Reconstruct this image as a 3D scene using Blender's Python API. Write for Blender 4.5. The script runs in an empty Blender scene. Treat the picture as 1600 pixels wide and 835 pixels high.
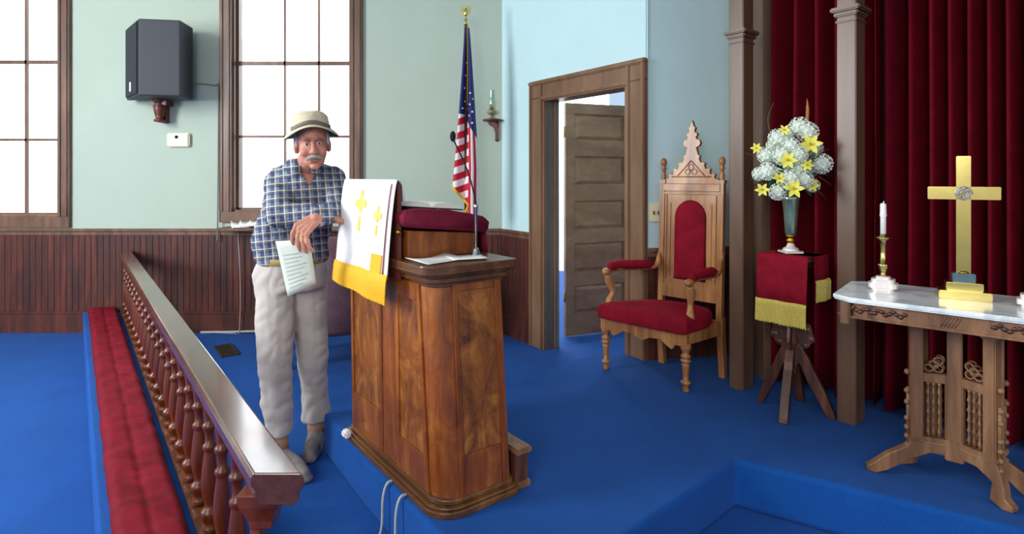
import bpy, bmesh, math, random
from mathutils import Vector, Matrix, noise

C = bpy.context.scene
COL = C.collection
PI = math.pi
# ------------------------------------------------------------------ camera
cam_d = bpy.data.cameras.new('camera')
cam = bpy.data.objects.new('camera', cam_d)
COL.objects.link(cam)
cam.location = (0, 0, 1.4)
cam.rotation_euler = (PI / 2, 0, 0)
cam_d.sensor_width = 36
cam_d.lens = 900 / 1600 * 36
cam_d.shift_y = -142.5 / 1600
cam_d.clip_start = 0.05
C.camera = cam
# ------------------------------------------------------------------ world and light
w = bpy.data.worlds.new('world')
C.world = w
w.use_nodes = True
bg = w.node_tree.nodes['Background']
# overcast sky, made much brighter behind the far windows to feed the rail's highlight
bg.inputs[0].default_value = (0.96, 0.98, 1.0, 1)
_nt = w.node_tree
_tc = _nt.nodes.new('ShaderNodeTexCoord')
_sp = _nt.nodes.new('ShaderNodeSeparateXYZ')
_mr = _nt.nodes.new('ShaderNodeMapRange')
_nt.links.new(_tc.outputs['Generated'], _sp.inputs[0])
_nt.links.new(_sp.outputs[1], _mr.inputs[0])
_mr.inputs[1].default_value = 0.3
_mr.inputs[2].default_value = 0.8
_mr.inputs[3].default_value = 0.62
_mr.inputs[4].default_value = 4.0
_mz = _nt.nodes.new('ShaderNodeMapRange')      # darker towards the ground, brighter up in the sky
_nt.links.new(_sp.outputs[2], _mz.inputs[0])
_mz.inputs[1].default_value = -0.1
_mz.inputs[2].default_value = 0.4
_mz.inputs[3].default_value = 0.40
_mz.inputs[4].default_value = 1.6
_mm = _nt.nodes.new('ShaderNodeMath')
_mm.operation = 'MULTIPLY'
_nt.links.new(_mr.outputs[0], _mm.inputs[0])
_nt.links.new(_mz.outputs[0], _mm.inputs[1])
_nt.links.new(_mm.outputs[0], bg.inputs[1])


def area(name, loc, target, sx, sy, power, col=(1, 1, 1)):
    l = bpy.data.lights.new(name, 'AREA')
    l.shape = 'RECTANGLE'
    l.size = sx
    l.size_y = sy
    l.energy = power
    l.color = col
    o = bpy.data.objects.new(name, l)
    COL.objects.link(o)
    o.location = loc
    o.rotation_euler = (Vector(target) - Vector(loc)).to_track_quat('-Z', 'Y').to_euler()
    return o


area('added_side_light', (-5.2, 1.2, 2.6), (0.8, 4.2, 1.6), 1.4, 2.2, 190, (0.93, 0.98, 1.0))  # added lamp for unseen side windows, brightens the door wall
area('added_nave_light', (-1.6, -3.2, 2.8), (0.5, 3.0, 1.0), 2.0, 2.0, 75, (1.0, 0.98, 0.95))  # added fill lamp behind the camera, brightens surfaces facing it
C.view_settings.view_transform = 'Standard'
C.view_settings.look = 'None'
C.view_settings.exposure = 0.45
C.view_settings.gamma = 1.0
C.view_settings.use_curve_mapping = False
C.cycles.max_bounces = 8
C.cycles.use_denoising = True


# ------------------------------------------------------------------ materials
def lin(c):
    r = []
    for v in c:
        v = v / 255.0
        r.append(v / 12.92 if v <= 0.04045 else ((v + 0.055) / 1.055) ** 2.4)
    return (r[0], r[1], r[2], 1)


class NT:
    def __init__(s, name):
        s.m = bpy.data.materials.new(name)
        s.m.use_nodes = True
        s.t = s.m.node_tree
        s.p = s.t.nodes['Principled BSDF']

    def n(s, kind, **kw):
        q = s.t.nodes.new(kind)
        for k, v in kw.items():
            setattr(q, k, v)
        return q

    def l(s, a, b):
        s.t.links.new(a, b)

    def coord(s, scale=(1, 1, 1), rot=(0, 0, 0), out='Object'):
        c = s.n('ShaderNodeTexCoord')
        m = s.n('ShaderNodeMapping')
        m.inputs['Scale'].default_value = scale
        m.inputs['Rotation'].default_value = rot
        s.l(c.outputs[out], m.inputs[0])
        return m.outputs[0]

    def noise(s, vec, scale, detail=4, rough=0.6, dist=0.0):
        q = s.n('ShaderNodeTexNoise')
        q.inputs['Scale'].default_value = scale
        q.inputs['Detail'].default_value = detail
        q.inputs['Roughness'].default_value = rough
        q.inputs['Distortion'].default_value = dist
        s.l(vec, q.inputs['Vector'])
        return q.outputs[0]

    def ramp(s, fac, stops):
        q = s.n('ShaderNodeValToRGB')
        e = q.color_ramp.elements
        while len(e) < len(stops):
            e.new(0.5)
        for i, (p, c) in enumerate(stops):
            e[i].position = p
            e[i].color = c
        s.l(fac, q.inputs[0])
        return q.outputs[0]

    def bump(s, h, strength=0.3, dist=0.01):
        q = s.n('ShaderNodeBump')
        q.inputs['Strength'].default_value = strength
        q.inputs['Distance'].default_value = dist
        s.l(h, q.inputs['Height'])
        s.l(q.outputs[0], s.p.inputs['Normal'])

    def set(s, rough=0.5, metal=0.0, spec=0.5, coat=0.0, sheen=0.0):
        s.p.inputs['Roughness'].default_value = rough
        s.p.inputs['Metallic'].default_value = metal
        s.p.inputs['Specular IOR Level'].default_value = spec
        s.p.inputs['Coat Weight'].default_value = coat
        s.p.inputs['Coat Roughness'].default_value = 0.1
        s.p.inputs['Sheen Weight'].default_value = sheen
        return s.m


def plain(name, c, rough=0.5, metal=0.0, var=0.08, scale=30, bump=0.0, coat=0.0, sheen=0.0, spec=0.5):
    t = NT(name)
    v = t.coord()
    f = t.noise(v, scale)
    a = lin(c)
    lo = tuple(max(0, x * (1 - var)) for x in a[:3]) + (1,)
    hi = tuple(min(1, x * (1 + var)) for x in a[:3]) + (1,)
    t.l(t.ramp(f, [(0.3, lo), (0.7, hi)]), t.p.inputs['Base Color'])
    if bump:
        t.bump(f, bump, 0.004)
    return t.set(rough, metal, spec, coat, sheen)


def wood(name, dark, mid, light, axis='Z', rough=0.35, fine=14, figure=0.0, coat=0.0, bump=0.1):
    t = NT(name)
    sc = {'X': (0.12, 1, 1), 'Y': (1, 0.12, 1), 'Z': (1, 1, 0.12)}[axis]
    v = t.coord(sc)
    f = t.noise(v, fine, 6, 0.65, 0.6 + figure * 2.5)
    g = t.noise(v, fine * 5, 3, 0.6)
    mix = t.n('ShaderNodeMath', operation='MULTIPLY_ADD')
    mix.inputs[1].default_value = 0.22
    t.l(g, mix.inputs[0])
    sub = t.n('ShaderNodeMath', operation='SUBTRACT')
    sub.inputs[1].default_value = 0.11
    t.l(f, sub.inputs[0])
    t.l(sub.outputs[0], mix.inputs[2])
    fac = mix.outputs[0]
    if figure:
        v2 = t.coord((1, 1, 0.55))
        k = t.noise(v2, 7, 5, 0.7, 2.2)
        m2 = t.n('ShaderNodeMath', operation='MULTIPLY_ADD')
        m2.inputs[1].default_value = figure
        t.l(k, m2.inputs[0])
        m3 = t.n('ShaderNodeMath', operation='MULTIPLY')
        m3.inputs[1].default_value = 1 - figure
        t.l(fac, m3.inputs[0])
        t.l(m3.outputs[0], m2.inputs[2])
        fac = m2.outputs[0]
    t.l(t.ramp(fac, [(0.3, lin(dark)), (0.5, lin(mid)), (0.68, lin(light))]), t.p.inputs['Base Color'])
    t.bump(fac, bump, 0.003)
    return t.set(rough, 0, 0.5, coat)


def carpet_mat():
    t = NT('blue_carpet')
    v = t.coord()
    f = t.noise(v, 260, 3, 0.7)
    g = t.noise(v, 3.0, 4, 0.6)
    a = t.ramp(f, [(0.25, lin((14, 66, 138))), (0.75, lin((28, 92, 174)))])
    b = t.ramp(g, [(0.35, (0.86, 0.86, 0.86, 1)), (0.65, (1, 1, 1, 1))])
    m = t.n('ShaderNodeMixRGB', blend_type='MULTIPLY')
    m.inputs[0].default_value = 1
    t.l(a, m.inputs[1])
    t.l(b, m.inputs[2])
    t.l(m.outputs[0], t.p.inputs['Base Color'])
    t.bump(f, 0.5, 0.004)
    return t.set(0.95, 0, 0.1, 0, 0.04)


def velvet(name, c, c2, bump=0.15):
    t = NT(name)
    v = t.coord()
    f = t.noise(v, 9, 5, 0.65, 0.4)
    t.l(t.ramp(f, [(0.3, lin(c)), (0.7, lin(c2))]), t.p.inputs['Base Color'])
    g = t.noise(v, 160, 2, 0.6)
    t.bump(g, bump, 0.002)
    t.p.inputs['Sheen Tint'].default_value = lin(c2)
    return t.set(0.85, 0, 0.15, 0, 0.35)


def glass(name, tint=(1, 1, 1, 1), rough=0.0, mixw=0.85):
    t = NT(name)
    tr = t.n('ShaderNodeBsdfTransparent')
    gl = t.n('ShaderNodeBsdfGlossy')
    tr.inputs[0].default_value = tint
    gl.inputs['Roughness'].default_value = 0.03
    mx = t.n('ShaderNodeMixShader')
    mx.inputs[0].default_value = 1 - mixw
    t.l(tr.outputs[0], mx.inputs[1])
    t.l(gl.outputs[0], mx.inputs[2])
    t.l(mx.outputs[0], t.t.nodes['Material Output'].inputs[0])
    return t.m


def plaid_mat():
    t = NT('plaid_shirt_cloth')
    c = t.n('ShaderNodeTexCoord')
    mp = t.n('ShaderNodeMapping')
    mp.inputs['Rotation'].default_value = (0.08, 0.10, -0.33)
    t.l(c.outputs['Object'], mp.inputs[0])
    sep = t.n('ShaderNodeSeparateXYZ')
    t.l(mp.outputs[0], sep.inputs[0])

    def band(out, freq, phase, width):
        a = t.n('ShaderNodeMath', operation='MULTIPLY_ADD')
        a.inputs[1].default_value = freq
        a.inputs[2].default_value = phase
        t.l(out, a.inputs[0])
        fr = t.n('ShaderNodeMath', operation='FRACT')
        t.l(a.outputs[0], fr.inputs[0])
        lt = t.n('ShaderNodeMath', operation='LESS_THAN')
        lt.inputs[1].default_value = width
        t.l(fr.outputs[0], lt.inputs[0])
        return lt.outputs[0]

    def mixc(base, fac, col, amt):
        mu = t.n('ShaderNodeMath', operation='MULTIPLY')
        mu.inputs[1].default_value = amt
        t.l(fac, mu.inputs[0])
        m = t.n('ShaderNodeMixRGB')
        t.l(mu.outputs[0], m.inputs[0])
        if isinstance(base, tuple):
            m.inputs[1].default_value = base
        else:
            t.l(base, m.inputs[1])
        m.inputs[2].default_value = col
        return m.outputs[0]
    x, z = sep.outputs[0], sep.outputs[2]
    b = mixc(lin((128, 144, 166)), band(x, 27, 0.1, 0.45), lin((46, 62, 108)), 0.7)
    b = mixc(b, band(z, 27, 0.3, 0.45), lin((38, 56, 104)), 0.65)
    b = mixc(b, band(x, 27, 0.62, 0.13), lin((226, 216, 186)), 0.7)
    b = mixc(b, band(z, 27, 0.85, 0.13), lin((226, 216, 186)), 0.7)
    b = mixc(b, band(z, 27, 0.05, 0.07), lin((150, 130, 80)), 0.6)
    b = mixc(b, band(x, 27, 0.3, 0.07), lin((150, 130, 80)), 0.6)
    t.l(b, t.p.inputs['Base Color'])
    f = t.noise(t.coord(), 22, 4, 0.6)
    t.bump(f, 0.5, 0.01)
    return t.set(0.85, 0, 0.15)


def flag_mat(kind):
    # cloth colours of the flag: red/white stripes or the starred blue field, in the cloth's own UV
    t = NT('flag_' + kind)
    uv = t.n('ShaderNodeUVMap')
    sep = t.n('ShaderNodeSeparateXYZ')
    t.l(uv.outputs[0], sep.inputs[0])
    if kind == 'stripes':
        a = t.n('ShaderNodeMath', operation='MULTIPLY')
        a.inputs[1].default_value = 6.5
        t.l(sep.outputs[1], a.inputs[0])
        fr = t.n('ShaderNodeMath', operation='FRACT')
        t.l(a.outputs[0], fr.inputs[0])
        lt = t.n('ShaderNodeMath', operation='LESS_THAN')
        lt.inputs[1].default_value = 0.5
        t.l(fr.outputs[0], lt.inputs[0])
        m = t.n('ShaderNodeMixRGB')
        t.l(lt.outputs[0], m.inputs[0])
        m.inputs[1].default_value = lin((236, 228, 228))
        m.inputs[2].default_value = lin((196, 28, 50))
        t.l(m.outputs[0], t.p.inputs['Base Color'])
    return t.set(0.7, 0, 0.3)


M = {}
M['wall'] = plain('painted_plaster', (198, 228, 230), 0.85, var=0.03, scale=2.0)
M['wallback'] = plain('painted_plaster_dim_lit', (177, 190, 175), 0.85, var=0.03, scale=2.0)  # same plaster; greener, dimmer light on this wall put into the colour
M['ceiling'] = plain('ceiling_paint', (226, 228, 214), 0.9, var=0.02, scale=2.0)
M['carpet'] = carpet_mat()
M['wain'] = wood('wainscot_wood', (40, 14, 9), (74, 28, 17), (106, 44, 24), 'Z', 0.6, 10)
M['trim'] = wood('window_trim_wood', (78, 52, 40), (108, 76, 58), (132, 96, 74), 'Z', 0.4, 10)
M['doorwood'] = wood('door_wood', (112, 80, 56), (132, 98, 70), (150, 114, 84), 'X', 0.25, 5, coat=0.4, bump=0.02)
M['casing'] = wood('casing_wood', (106, 76, 54), (126, 94, 70), (142, 110, 84), 'Z', 0.32, 5, bump=0.03)
M['pillar'] = wood('pillar_wood', (92, 66, 50), (108, 80, 62), (122, 94, 74), 'Z', 0.35, 5, bump=0.03)
M['rail'] = wood('rail_wood', (58, 30, 16), (88, 50, 28), (112, 68, 42), 'Y', 0.22, 9, coat=0.5, bump=0.02)
M['baluster'] = wood('baluster_wood', (64, 24, 10), (96, 42, 18), (120, 58, 28), 'Z', 0.3, 12, coat=0.0)
M['pulpit'] = wood('pulpit_walnut', (62, 24, 8), (132, 68, 22), (178, 106, 40), 'Z', 0.36, 7, figure=0.35, coat=0.15)
M['pulpit_panel'] = wood('pulpit_burl', (50, 22, 8), (138, 78, 26), (186, 122, 50), 'Z', 0.34, 5, figure=0.7, coat=0.15)
M['pulpit_dark'] = wood('pulpit_moulding', (58, 32, 16), (96, 60, 30), (128, 86, 46), 'Y', 0.3, 9, coat=0.2)
M['oak'] = wood('chair_oak', (116, 70, 36), (164, 108, 60), (196, 140, 84), 'Z', 0.38, 9, coat=0.15)
M['tableoak'] = wood('table_oak', (84, 56, 36), (128, 90, 60), (156, 114, 80), 'Z', 0.45, 10)
M['standwood'] = wood('stand_wood', (46, 28, 22), (86, 52, 36), (120, 78, 54), 'Z', 0.35, 12)
M['velvet'] = velvet('crimson_velvet', (112, 10, 28), (150, 20, 42))
M['kneel'] = velvet('kneeler_velvet', (88, 8, 22), (128, 18, 36))
M['curtain'] = velvet('curtain_velvet', (88, 0, 18), (114, 2, 26), 0.05)
M['plumvelvet'] = velvet('plum_velvet', (96, 20, 42), (126, 34, 58))
M['chairplum'] = velvet('faded_plum_cloth', (92, 68, 78), (118, 88, 96))
M['white'] = plain('white_cloth', (240, 238, 238), 0.8, var=0.03, scale=12, bump=0.1)
M['gold'] = plain('gold_cloth', (236, 180, 8), 0.6, var=0.12, scale=120, bump=0.6)
M['palegold'] = plain('pale_gold_thread', (238, 218, 100), 0.6, var=0.1, scale=60)
M['fringe'] = plain('old_gold_fringe', (204, 186, 90), 0.7, var=0.2, scale=150, bump=0.6)
M['brass'] = plain('polished_brass', (214, 196, 120), 0.22, 1.0, var=0.1, scale=14)
M['brassdark'] = plain('brass_foot', (170, 126, 44), 0.35, 1.0)
M['steel'] = plain('brushed_steel', (198, 202, 206), 0.3, 1.0)
M['blacksp'] = plain('black_speaker_vinyl', (48, 50, 58), 0.6, var=0.1, scale=200, bump=0.3)
M['grille'] = plain('speaker_grille', (34, 38, 46), 0.7, var=0.25, scale=300, bump=0.4)
M['black'] = plain('black_foam', (16, 18, 22), 0.9, var=0.2, scale=200, bump=0.5)
M['cream'] = plain('cream_plastic', (232, 224, 190), 0.45, var=0.02)
M['paper'] = plain('paper', (236, 238, 232), 0.8, var=0.02, scale=10)
M['ink'] = plain('grey_print', (172, 180, 170), 0.8)
M['programme'] = plain('greenish_paper', (208, 214, 202), 0.8, var=0.04, scale=14, bump=0.2)
M['cord'] = plain('pale_cord', (178, 180, 172), 0.6)
M['greycord'] = plain('grey_cord', (120, 122, 116), 0.6)
M['skin'] = plain('skin', (200, 134, 112), 0.55, var=0.12, scale=28, bump=0.1)
M['lips'] = plain('lip_skin', (160, 88, 78), 0.5)
M['hair'] = plain('grey_hair', (190, 188, 184), 0.8, var=0.25, scale=120, bump=0.8)
M['tache'] = plain('grey_moustache', (168, 160, 154), 0.8, var=0.25, scale=200, bump=0.8)
M['brow'] = plain('grey_brow', (120, 104, 94), 0.8)
M['eye'] = plain('eye_white', (220, 214, 206), 0.3)
M['iris'] = plain('dark_iris', (40, 28, 22), 0.2)
M['straw'] = plain('straw_hat', (216, 202, 170), 0.85, var=0.12, scale=90, bump=0.8)
M['hatband'] = plain('hat_band', (120, 116, 104), 0.8, var=0.15)
M['hatunder'] = plain('teal_underbrim', (62, 84, 88), 0.85)
M['plaid'] = plaid_mat()
M['trouser'] = plain('pale_trouser_cotton', (192, 184, 178), 0.85, var=0.06, scale=10, bump=0.25)
M['belt'] = plain('tan_belt', (170, 150, 84), 0.6)
M['shoe'] = plain('grey_shoe', (120, 112, 112), 0.6, var=0.2, scale=40)
M['sock'] = plain('tan_sock', (176, 136, 112), 0.85)
M['marble'] = None
M['bloom'] = plain('pale_bloom', (240, 250, 236), 0.75, var=0.05, scale=80, bump=0.8)
M['lily'] = plain('yellow_lily', (236, 230, 96), 0.6, var=0.12, scale=30)
M['lilyheart'] = plain('lily_heart', (206, 186, 30), 0.6)
M['leaf'] = plain('green_leaf', (58, 104, 72), 0.55, var=0.3, scale=20)
M['twig'] = plain('brown_twig', (128, 88, 52), 0.7)
M['plume'] = plain('tan_plume', (176, 120, 66), 0.8, var=0.2, scale=90, bump=0.6)
M['vase'] = plain('silver_green_vase', (150, 172, 148), 0.2, 0.75, var=0.2, scale=12)
M['candle'] = plain('white_candle', (246, 244, 238), 0.45, var=0.02)
M['candlebase'] = plain('pale_highlit_base', (250, 240, 236), 0.25, 0.35, var=0.03)  # white vase foot; on candlesticks, brass highlights painted into the colour
M['blueblock'] = plain('blue_grey_block', (96, 124, 134), 0.3, 0.6)
M['glass'] = glass('window_glass', (0.97, 0.99, 1, 1), mixw=0.95)
M['lampglass'] = glass('lamp_chimney_glass', (0.9, 1.0, 0.94, 1), mixw=0.7)
M['amberglass'] = plain('lamp_font', (150, 140, 110), 0.15, 0.4)
M['bracket'] = wood('bracket_wood', (60, 26, 20), (96, 44, 32), (122, 62, 44), 'Z', 0.4, 14)
M['ventmetal'] = plain('vent_metal', (84, 68, 56), 0.5, 0.5)
M['flagstripe'] = flag_mat('stripes')
M['flagblue'] = plain('flag_blue', (24, 34, 104), 0.7, var=0.06)
M['flagwhite'] = plain('flag_star', (240, 240, 244), 0.7, var=0.02)
M['roomwall'] = plain('back_room_wall', (206, 220, 240), 0.9, var=0.04, scale=3)


def marble():
    t = NT('white_marble')
    v = t.coord((1, 2.5, 1), (0, 0, 0.5))
    f = t.noise(v, 5, 8, 0.65, 1.6)
    t.l(t.ramp(f, [(0.42, lin((214, 222, 222))), (0.5, lin((240, 245, 245))), (0.6, lin((250, 252, 252)))]),
        t.p.inputs['Base Color'])
    return t.set(0.18, 0, 0.5, 0.2)


M['marble'] = marble()

# ------------------------------------------------------------------ mesh helpers
I4 = Matrix.Identity(4)


def BM():
    return bmesh.new()


def quad_ring(bm, rings, cap=True, closed=True):
    vs = [[bm.verts.new(p) for p in r] for r in rings]
    n = len(vs[0])
    for a, b in zip(vs[:-1], vs[1:]):
        for i in range(n if closed else n - 1):
            j = (i + 1) % n
            try:
                bm.faces.new((a[i], a[j], b[j], b[i]))
            except ValueError:
                pass
    if cap:
        bm.faces.new(list(reversed(vs[0])))
        bm.faces.new(vs[-1])
    return vs


def box(bm, lo, hi, m=I4, bev=0.0):
    b = bmesh.new()
    bmesh.ops.create_cube(b, size=1)
    s = [max(1e-4, hi[i] - lo[i]) for i in range(3)]
    for v in b.verts:
        v.co = Vector([lo[i] + (v.co[i] + 0.5) * s[i] for i in range(3)])
    if bev:
        bmesh.ops.bevel(b, geom=list(b.edges), offset=min(bev, min(s) * 0.45), segments=2, affect='EDGES')
    merge(bm, b, m)


def merge(bm, b, m=I4):
    mp = {}
    for v in b.verts:
        mp[v] = bm.verts.new(m @ v.co)
    for f in b.faces:
        try:
            g = bm.faces.new([mp[v] for v in f.verts])
            g.smooth = f.smooth
        except ValueError:
            pass
    b.free()


def prism(bm, poly, z0, z1, m=I4, top=None):
    b = bmesh.new()
    top = top or poly
    quad_ring(b, [[(x, y, z0) for x, y in poly], [(x, y, z1) for x, y in top]])
    merge(bm, b, m)


def prism_y(bm, poly, y0, y1, m=I4):
    """outline in x,z pushed along y"""
    b = bmesh.new()
    quad_ring(b, [[(x, y0, z) for x, z in poly], [(x, y1, z) for x, z in poly]])
    merge(bm, b, m)


def lathe(bm, prof, m=I4, seg=20):
    b = bmesh.new()
    rings = []
    for r, z in prof:
        r = max(r, 1e-4)
        rings.append([(r * math.cos(2 * PI * i / seg), r * math.sin(2 * PI * i / seg), z) for i in range(seg)])
    quad_ring(b, rings)
    for f in b.faces:
        f.smooth = True
    merge(bm, b, m)


def frame_from(d):
    d = Vector(d).normalized()
    a = Vector((0, 0, 1)) if abs(d.z) < 0.9 else Vector((1, 0, 0))
    x = a.cross(d).normalized()
    y = d.cross(x)
    return x, y


def tube(bm, pts, rad, seg=10, m=I4, flat=1.0):
    pts = [Vector(p) for p in pts]
    if not isinstance(rad, (list, tuple)):
        rad = [rad] * len(pts)
    b = bmesh.new()
    rings = []
    x = None
    for i, p in enumerate(pts):
        d = (pts[min(i + 1, len(pts) - 1)] - pts[max(i - 1, 0)]).normalized()
        if x is None:
            x, y = frame_from(d)
        else:
            x = (x - d * x.dot(d)).normalized()
            y = d.cross(x)
        r = rad[i]
        rings.append([p + x * r * math.cos(2 * PI * k / seg) + y * r * flat * math.sin(2 * PI * k / seg) for k in range(seg)])
    quad_ring(b, rings)
    for f in b.faces:
        f.smooth = True
    merge(bm, b, m)


def ball(bm, c, r, m=I4, sub=3, rot=None):
    b = bmesh.new()
    bmesh.ops.create_icosphere(b, subdivisions=sub, radius=1)
    r = Vector((r, r, r)) if isinstance(r, (int, float)) else Vector(r)
    R = rot.to_4x4() if rot else I4
    for v in b.verts:
        v.co = Vector((v.co.x * r.x, v.co.y * r.y, v.co.z * r.z))
    for f in b.faces:
        f.smooth = True
    merge(bm, b, m @ Matrix.Translation(c) @ R)


def curve_pts(ctrl, n=8):
    """Catmull-Rom through the points"""
    P = [Vector(p) for p in ctrl]
    P = [P[0] * 2 - P[1]] + P + [P[-1] * 2 - P[-2]]
    out = []
    for i in range(1, len(P) - 2):
        for k in range(n):
            t = k / n
            a, b, c, d = P[i - 1], P[i], P[i + 1], P[i + 2]
            out.append(0.5 * ((2 * b) + (c - a) * t + (2 * a - 5 * b + 4 * c - d) * t * t + (3 * b - a - 3 * c + d) * t ** 3))
    out.append(P[-2])
    return out


def round_poly(x0, y0, x1, y1, r, n=5, corners=(1, 1, 1, 1)):
    """ccw rectangle with rounded corners: order (x0,y0),(x1,y0),(x1,y1),(x0,y1)"""
    cs = [(x0, y0, PI, corners[0]), (x1, y0, 1.5 * PI, corners[1]), (x1, y1, 0, corners[2]), (x0, y1, 0.5 * PI, corners[3])]
    out = []
    for cx, cy, a0, k in cs:
        rr = r * k
        sx = 1 if cx == x0 else -1
        sy = 1 if cy == y0 else -1
        for i in range(n + 1):
            a = a0 + PI / 2 * i / n
            out.append((cx + sx * rr + rr * math.cos(a), cy + sy * rr + rr * math.sin(a)) if rr > 0 else (cx + sx * 1e-4 * math.cos(a) * i, cy + 1e-4 * i * sy))
    return out


def obj(name, bm, mat, parent=None, smooth=False, world=False, bev=0.0):
    bmesh.ops.recalc_face_normals(bm, faces=list(bm.faces))
    me = bpy.data.meshes.new(name)
    if smooth:
        for f in bm.faces:
            f.smooth = True
    bm.to_mesh(me)
    bm.free()
    me.materials.append(mat)
    o = bpy.data.objects.new(name, me)
    COL.objects.link(o)
    if parent:
        o.parent = parent
        if world:
            m = Matrix.Translation(parent.location) @ parent.rotation_euler.to_matrix().to_4x4()
            o.matrix_parent_inverse = m.inverted()
    if bev:
        b = o.modifiers.new('bevel', 'BEVEL')
        b.width = bev
        b.segments = 2
        b.limit_method = 'ANGLE'
        b.angle_limit = 0.6
    return o


def thing(name, label, cat, loc=(0, 0, 0), rotz=0.0, group=None):
    o = bpy.data.objects.new(name, None)
    o.empty_display_size = 0.1
    COL.objects.link(o)
    o.location = loc
    o.rotation_euler = (0, 0, rotz)
    return tag(o, label, cat, group)


def tag(o, label, cat, group=None):
    o['label'] = label
    o['category'] = cat
    if group:
        o['group'] = group
    return o


def struct(name, bm=None, mat=None, **kw):
    if bm is None:
        o = bpy.data.objects.new(name, None)
        COL.objects.link(o)
    else:
        o = obj(name, bm, mat, **kw)
    o['kind'] = 'structure'
    return o


def part_label(o, s):
    o['label'] = s
    return o


def fuse(bm, voxel, smooth_it=6, wrinkle=None, name='fused'):
    """one continuous surface from overlapping closed shapes"""
    bmesh.ops.recalc_face_normals(bm, faces=list(bm.faces))
    me = bpy.data.meshes.new(name)
    bm.to_mesh(me)
    bm.free()
    o = bpy.data.objects.new(name, me)
    COL.objects.link(o)
    r = o.modifiers.new('r', 'REMESH')
    r.mode = 'VOXEL'
    r.voxel_size = voxel
    s = o.modifiers.new('s', 'SMOOTH')
    s.factor = 0.5
    s.iterations = smooth_it
    dg = bpy.context.evaluated_depsgraph_get()
    e = o.evaluated_get(dg)
    out = bmesh.new()
    out.from_mesh(e.to_mesh())
    e.to_mesh_clear()
    bpy.data.objects.remove(o)
    bpy.data.meshes.remove(me)
    if wrinkle:
        out.normal_update()
        for v in out.verts:
            v.co += v.normal * wrinkle(v.co)
    return out


def W(px, py, Y):
    """a point of the room at distance Y seen in direction (px, py)"""
    return Vector(((px - 800) / 900 * Y, Y, 1.4 - (py - 275) / 900 * Y))


def frame2(o, d):
    """4x4 of a frame at o whose x runs along d on the floor plane"""
    a = math.atan2(d[1], d[0])
    return Matrix.Translation(o) @ Matrix.Rotation(a, 4, 'Z')


# ================================================================== STRUCTURE
BY = 5.15          # back wall
H = 3.75
# floor
b = BM()
prism(b, [(-7, -3), (5, -3), (5, 8.5), (-7, 8.5)], -0.1, 0.0)
struct('floor', b, M['carpet'])
# platform (dais) at 0.2 m
plat = [(-0.957, 2.92), (-0.60, 2.40), (-0.234, 1.91), (0.02, 1.545), (0.386, 1.93), (0.944, 2.43), (1.73, 1.95), (2.7, 1.38),
        (3.6, 1.6), (2.2, 3.9), (1.44, 3.88), (0.885, 3.76), (0.66, 4.0), (0.0, 3.34)]
b = BM()
prism(b, plat, 0.0, 0.2)
bmesh.ops.recalc_face_normals(b, faces=list(b.faces))
o = struct('floor_platform', b, M['carpet'])
bv = o.modifiers.new('bevel', 'BEVEL')
bv.width = 0.02
bv.segments = 3
# ceiling
b = BM()
prism(b, [(-7, -1.0), (5, -1.0), (5, 5.6), (-7, 5.6)], H, H + 0.1)
struct('ceiling', b, M['ceiling'])

# back wall with two window openings   (x from px via s=174.8)
S = 900 / BY


def bx(px):
    return (px - 800) / S


def bz(py):
    return 1.4 - (py - 275) / S


W1 = (bx(-80), bx(93), bz(338), 3.45)
W2 = (bx(364), bx(548), bz(330), 3.45)
b = BM()
for x0, x1, z0, z1 in ((-7, W1[0], 0, H), (W1[1], W2[0], 0, H), (W2[1], 0.02, 0, H),
                       (W1[0], W1[1], 0, W1[2]), (W1[0], W1[1], W1[3], H), (W2[0], W2[1], 0, W2[2]), (W2[0], W2[1], W2[3], H)):
    box(b, (x0, BY, z0), (x1, BY + 0.16, z1))
struct('wall_back', b, M['wallback'])


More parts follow.
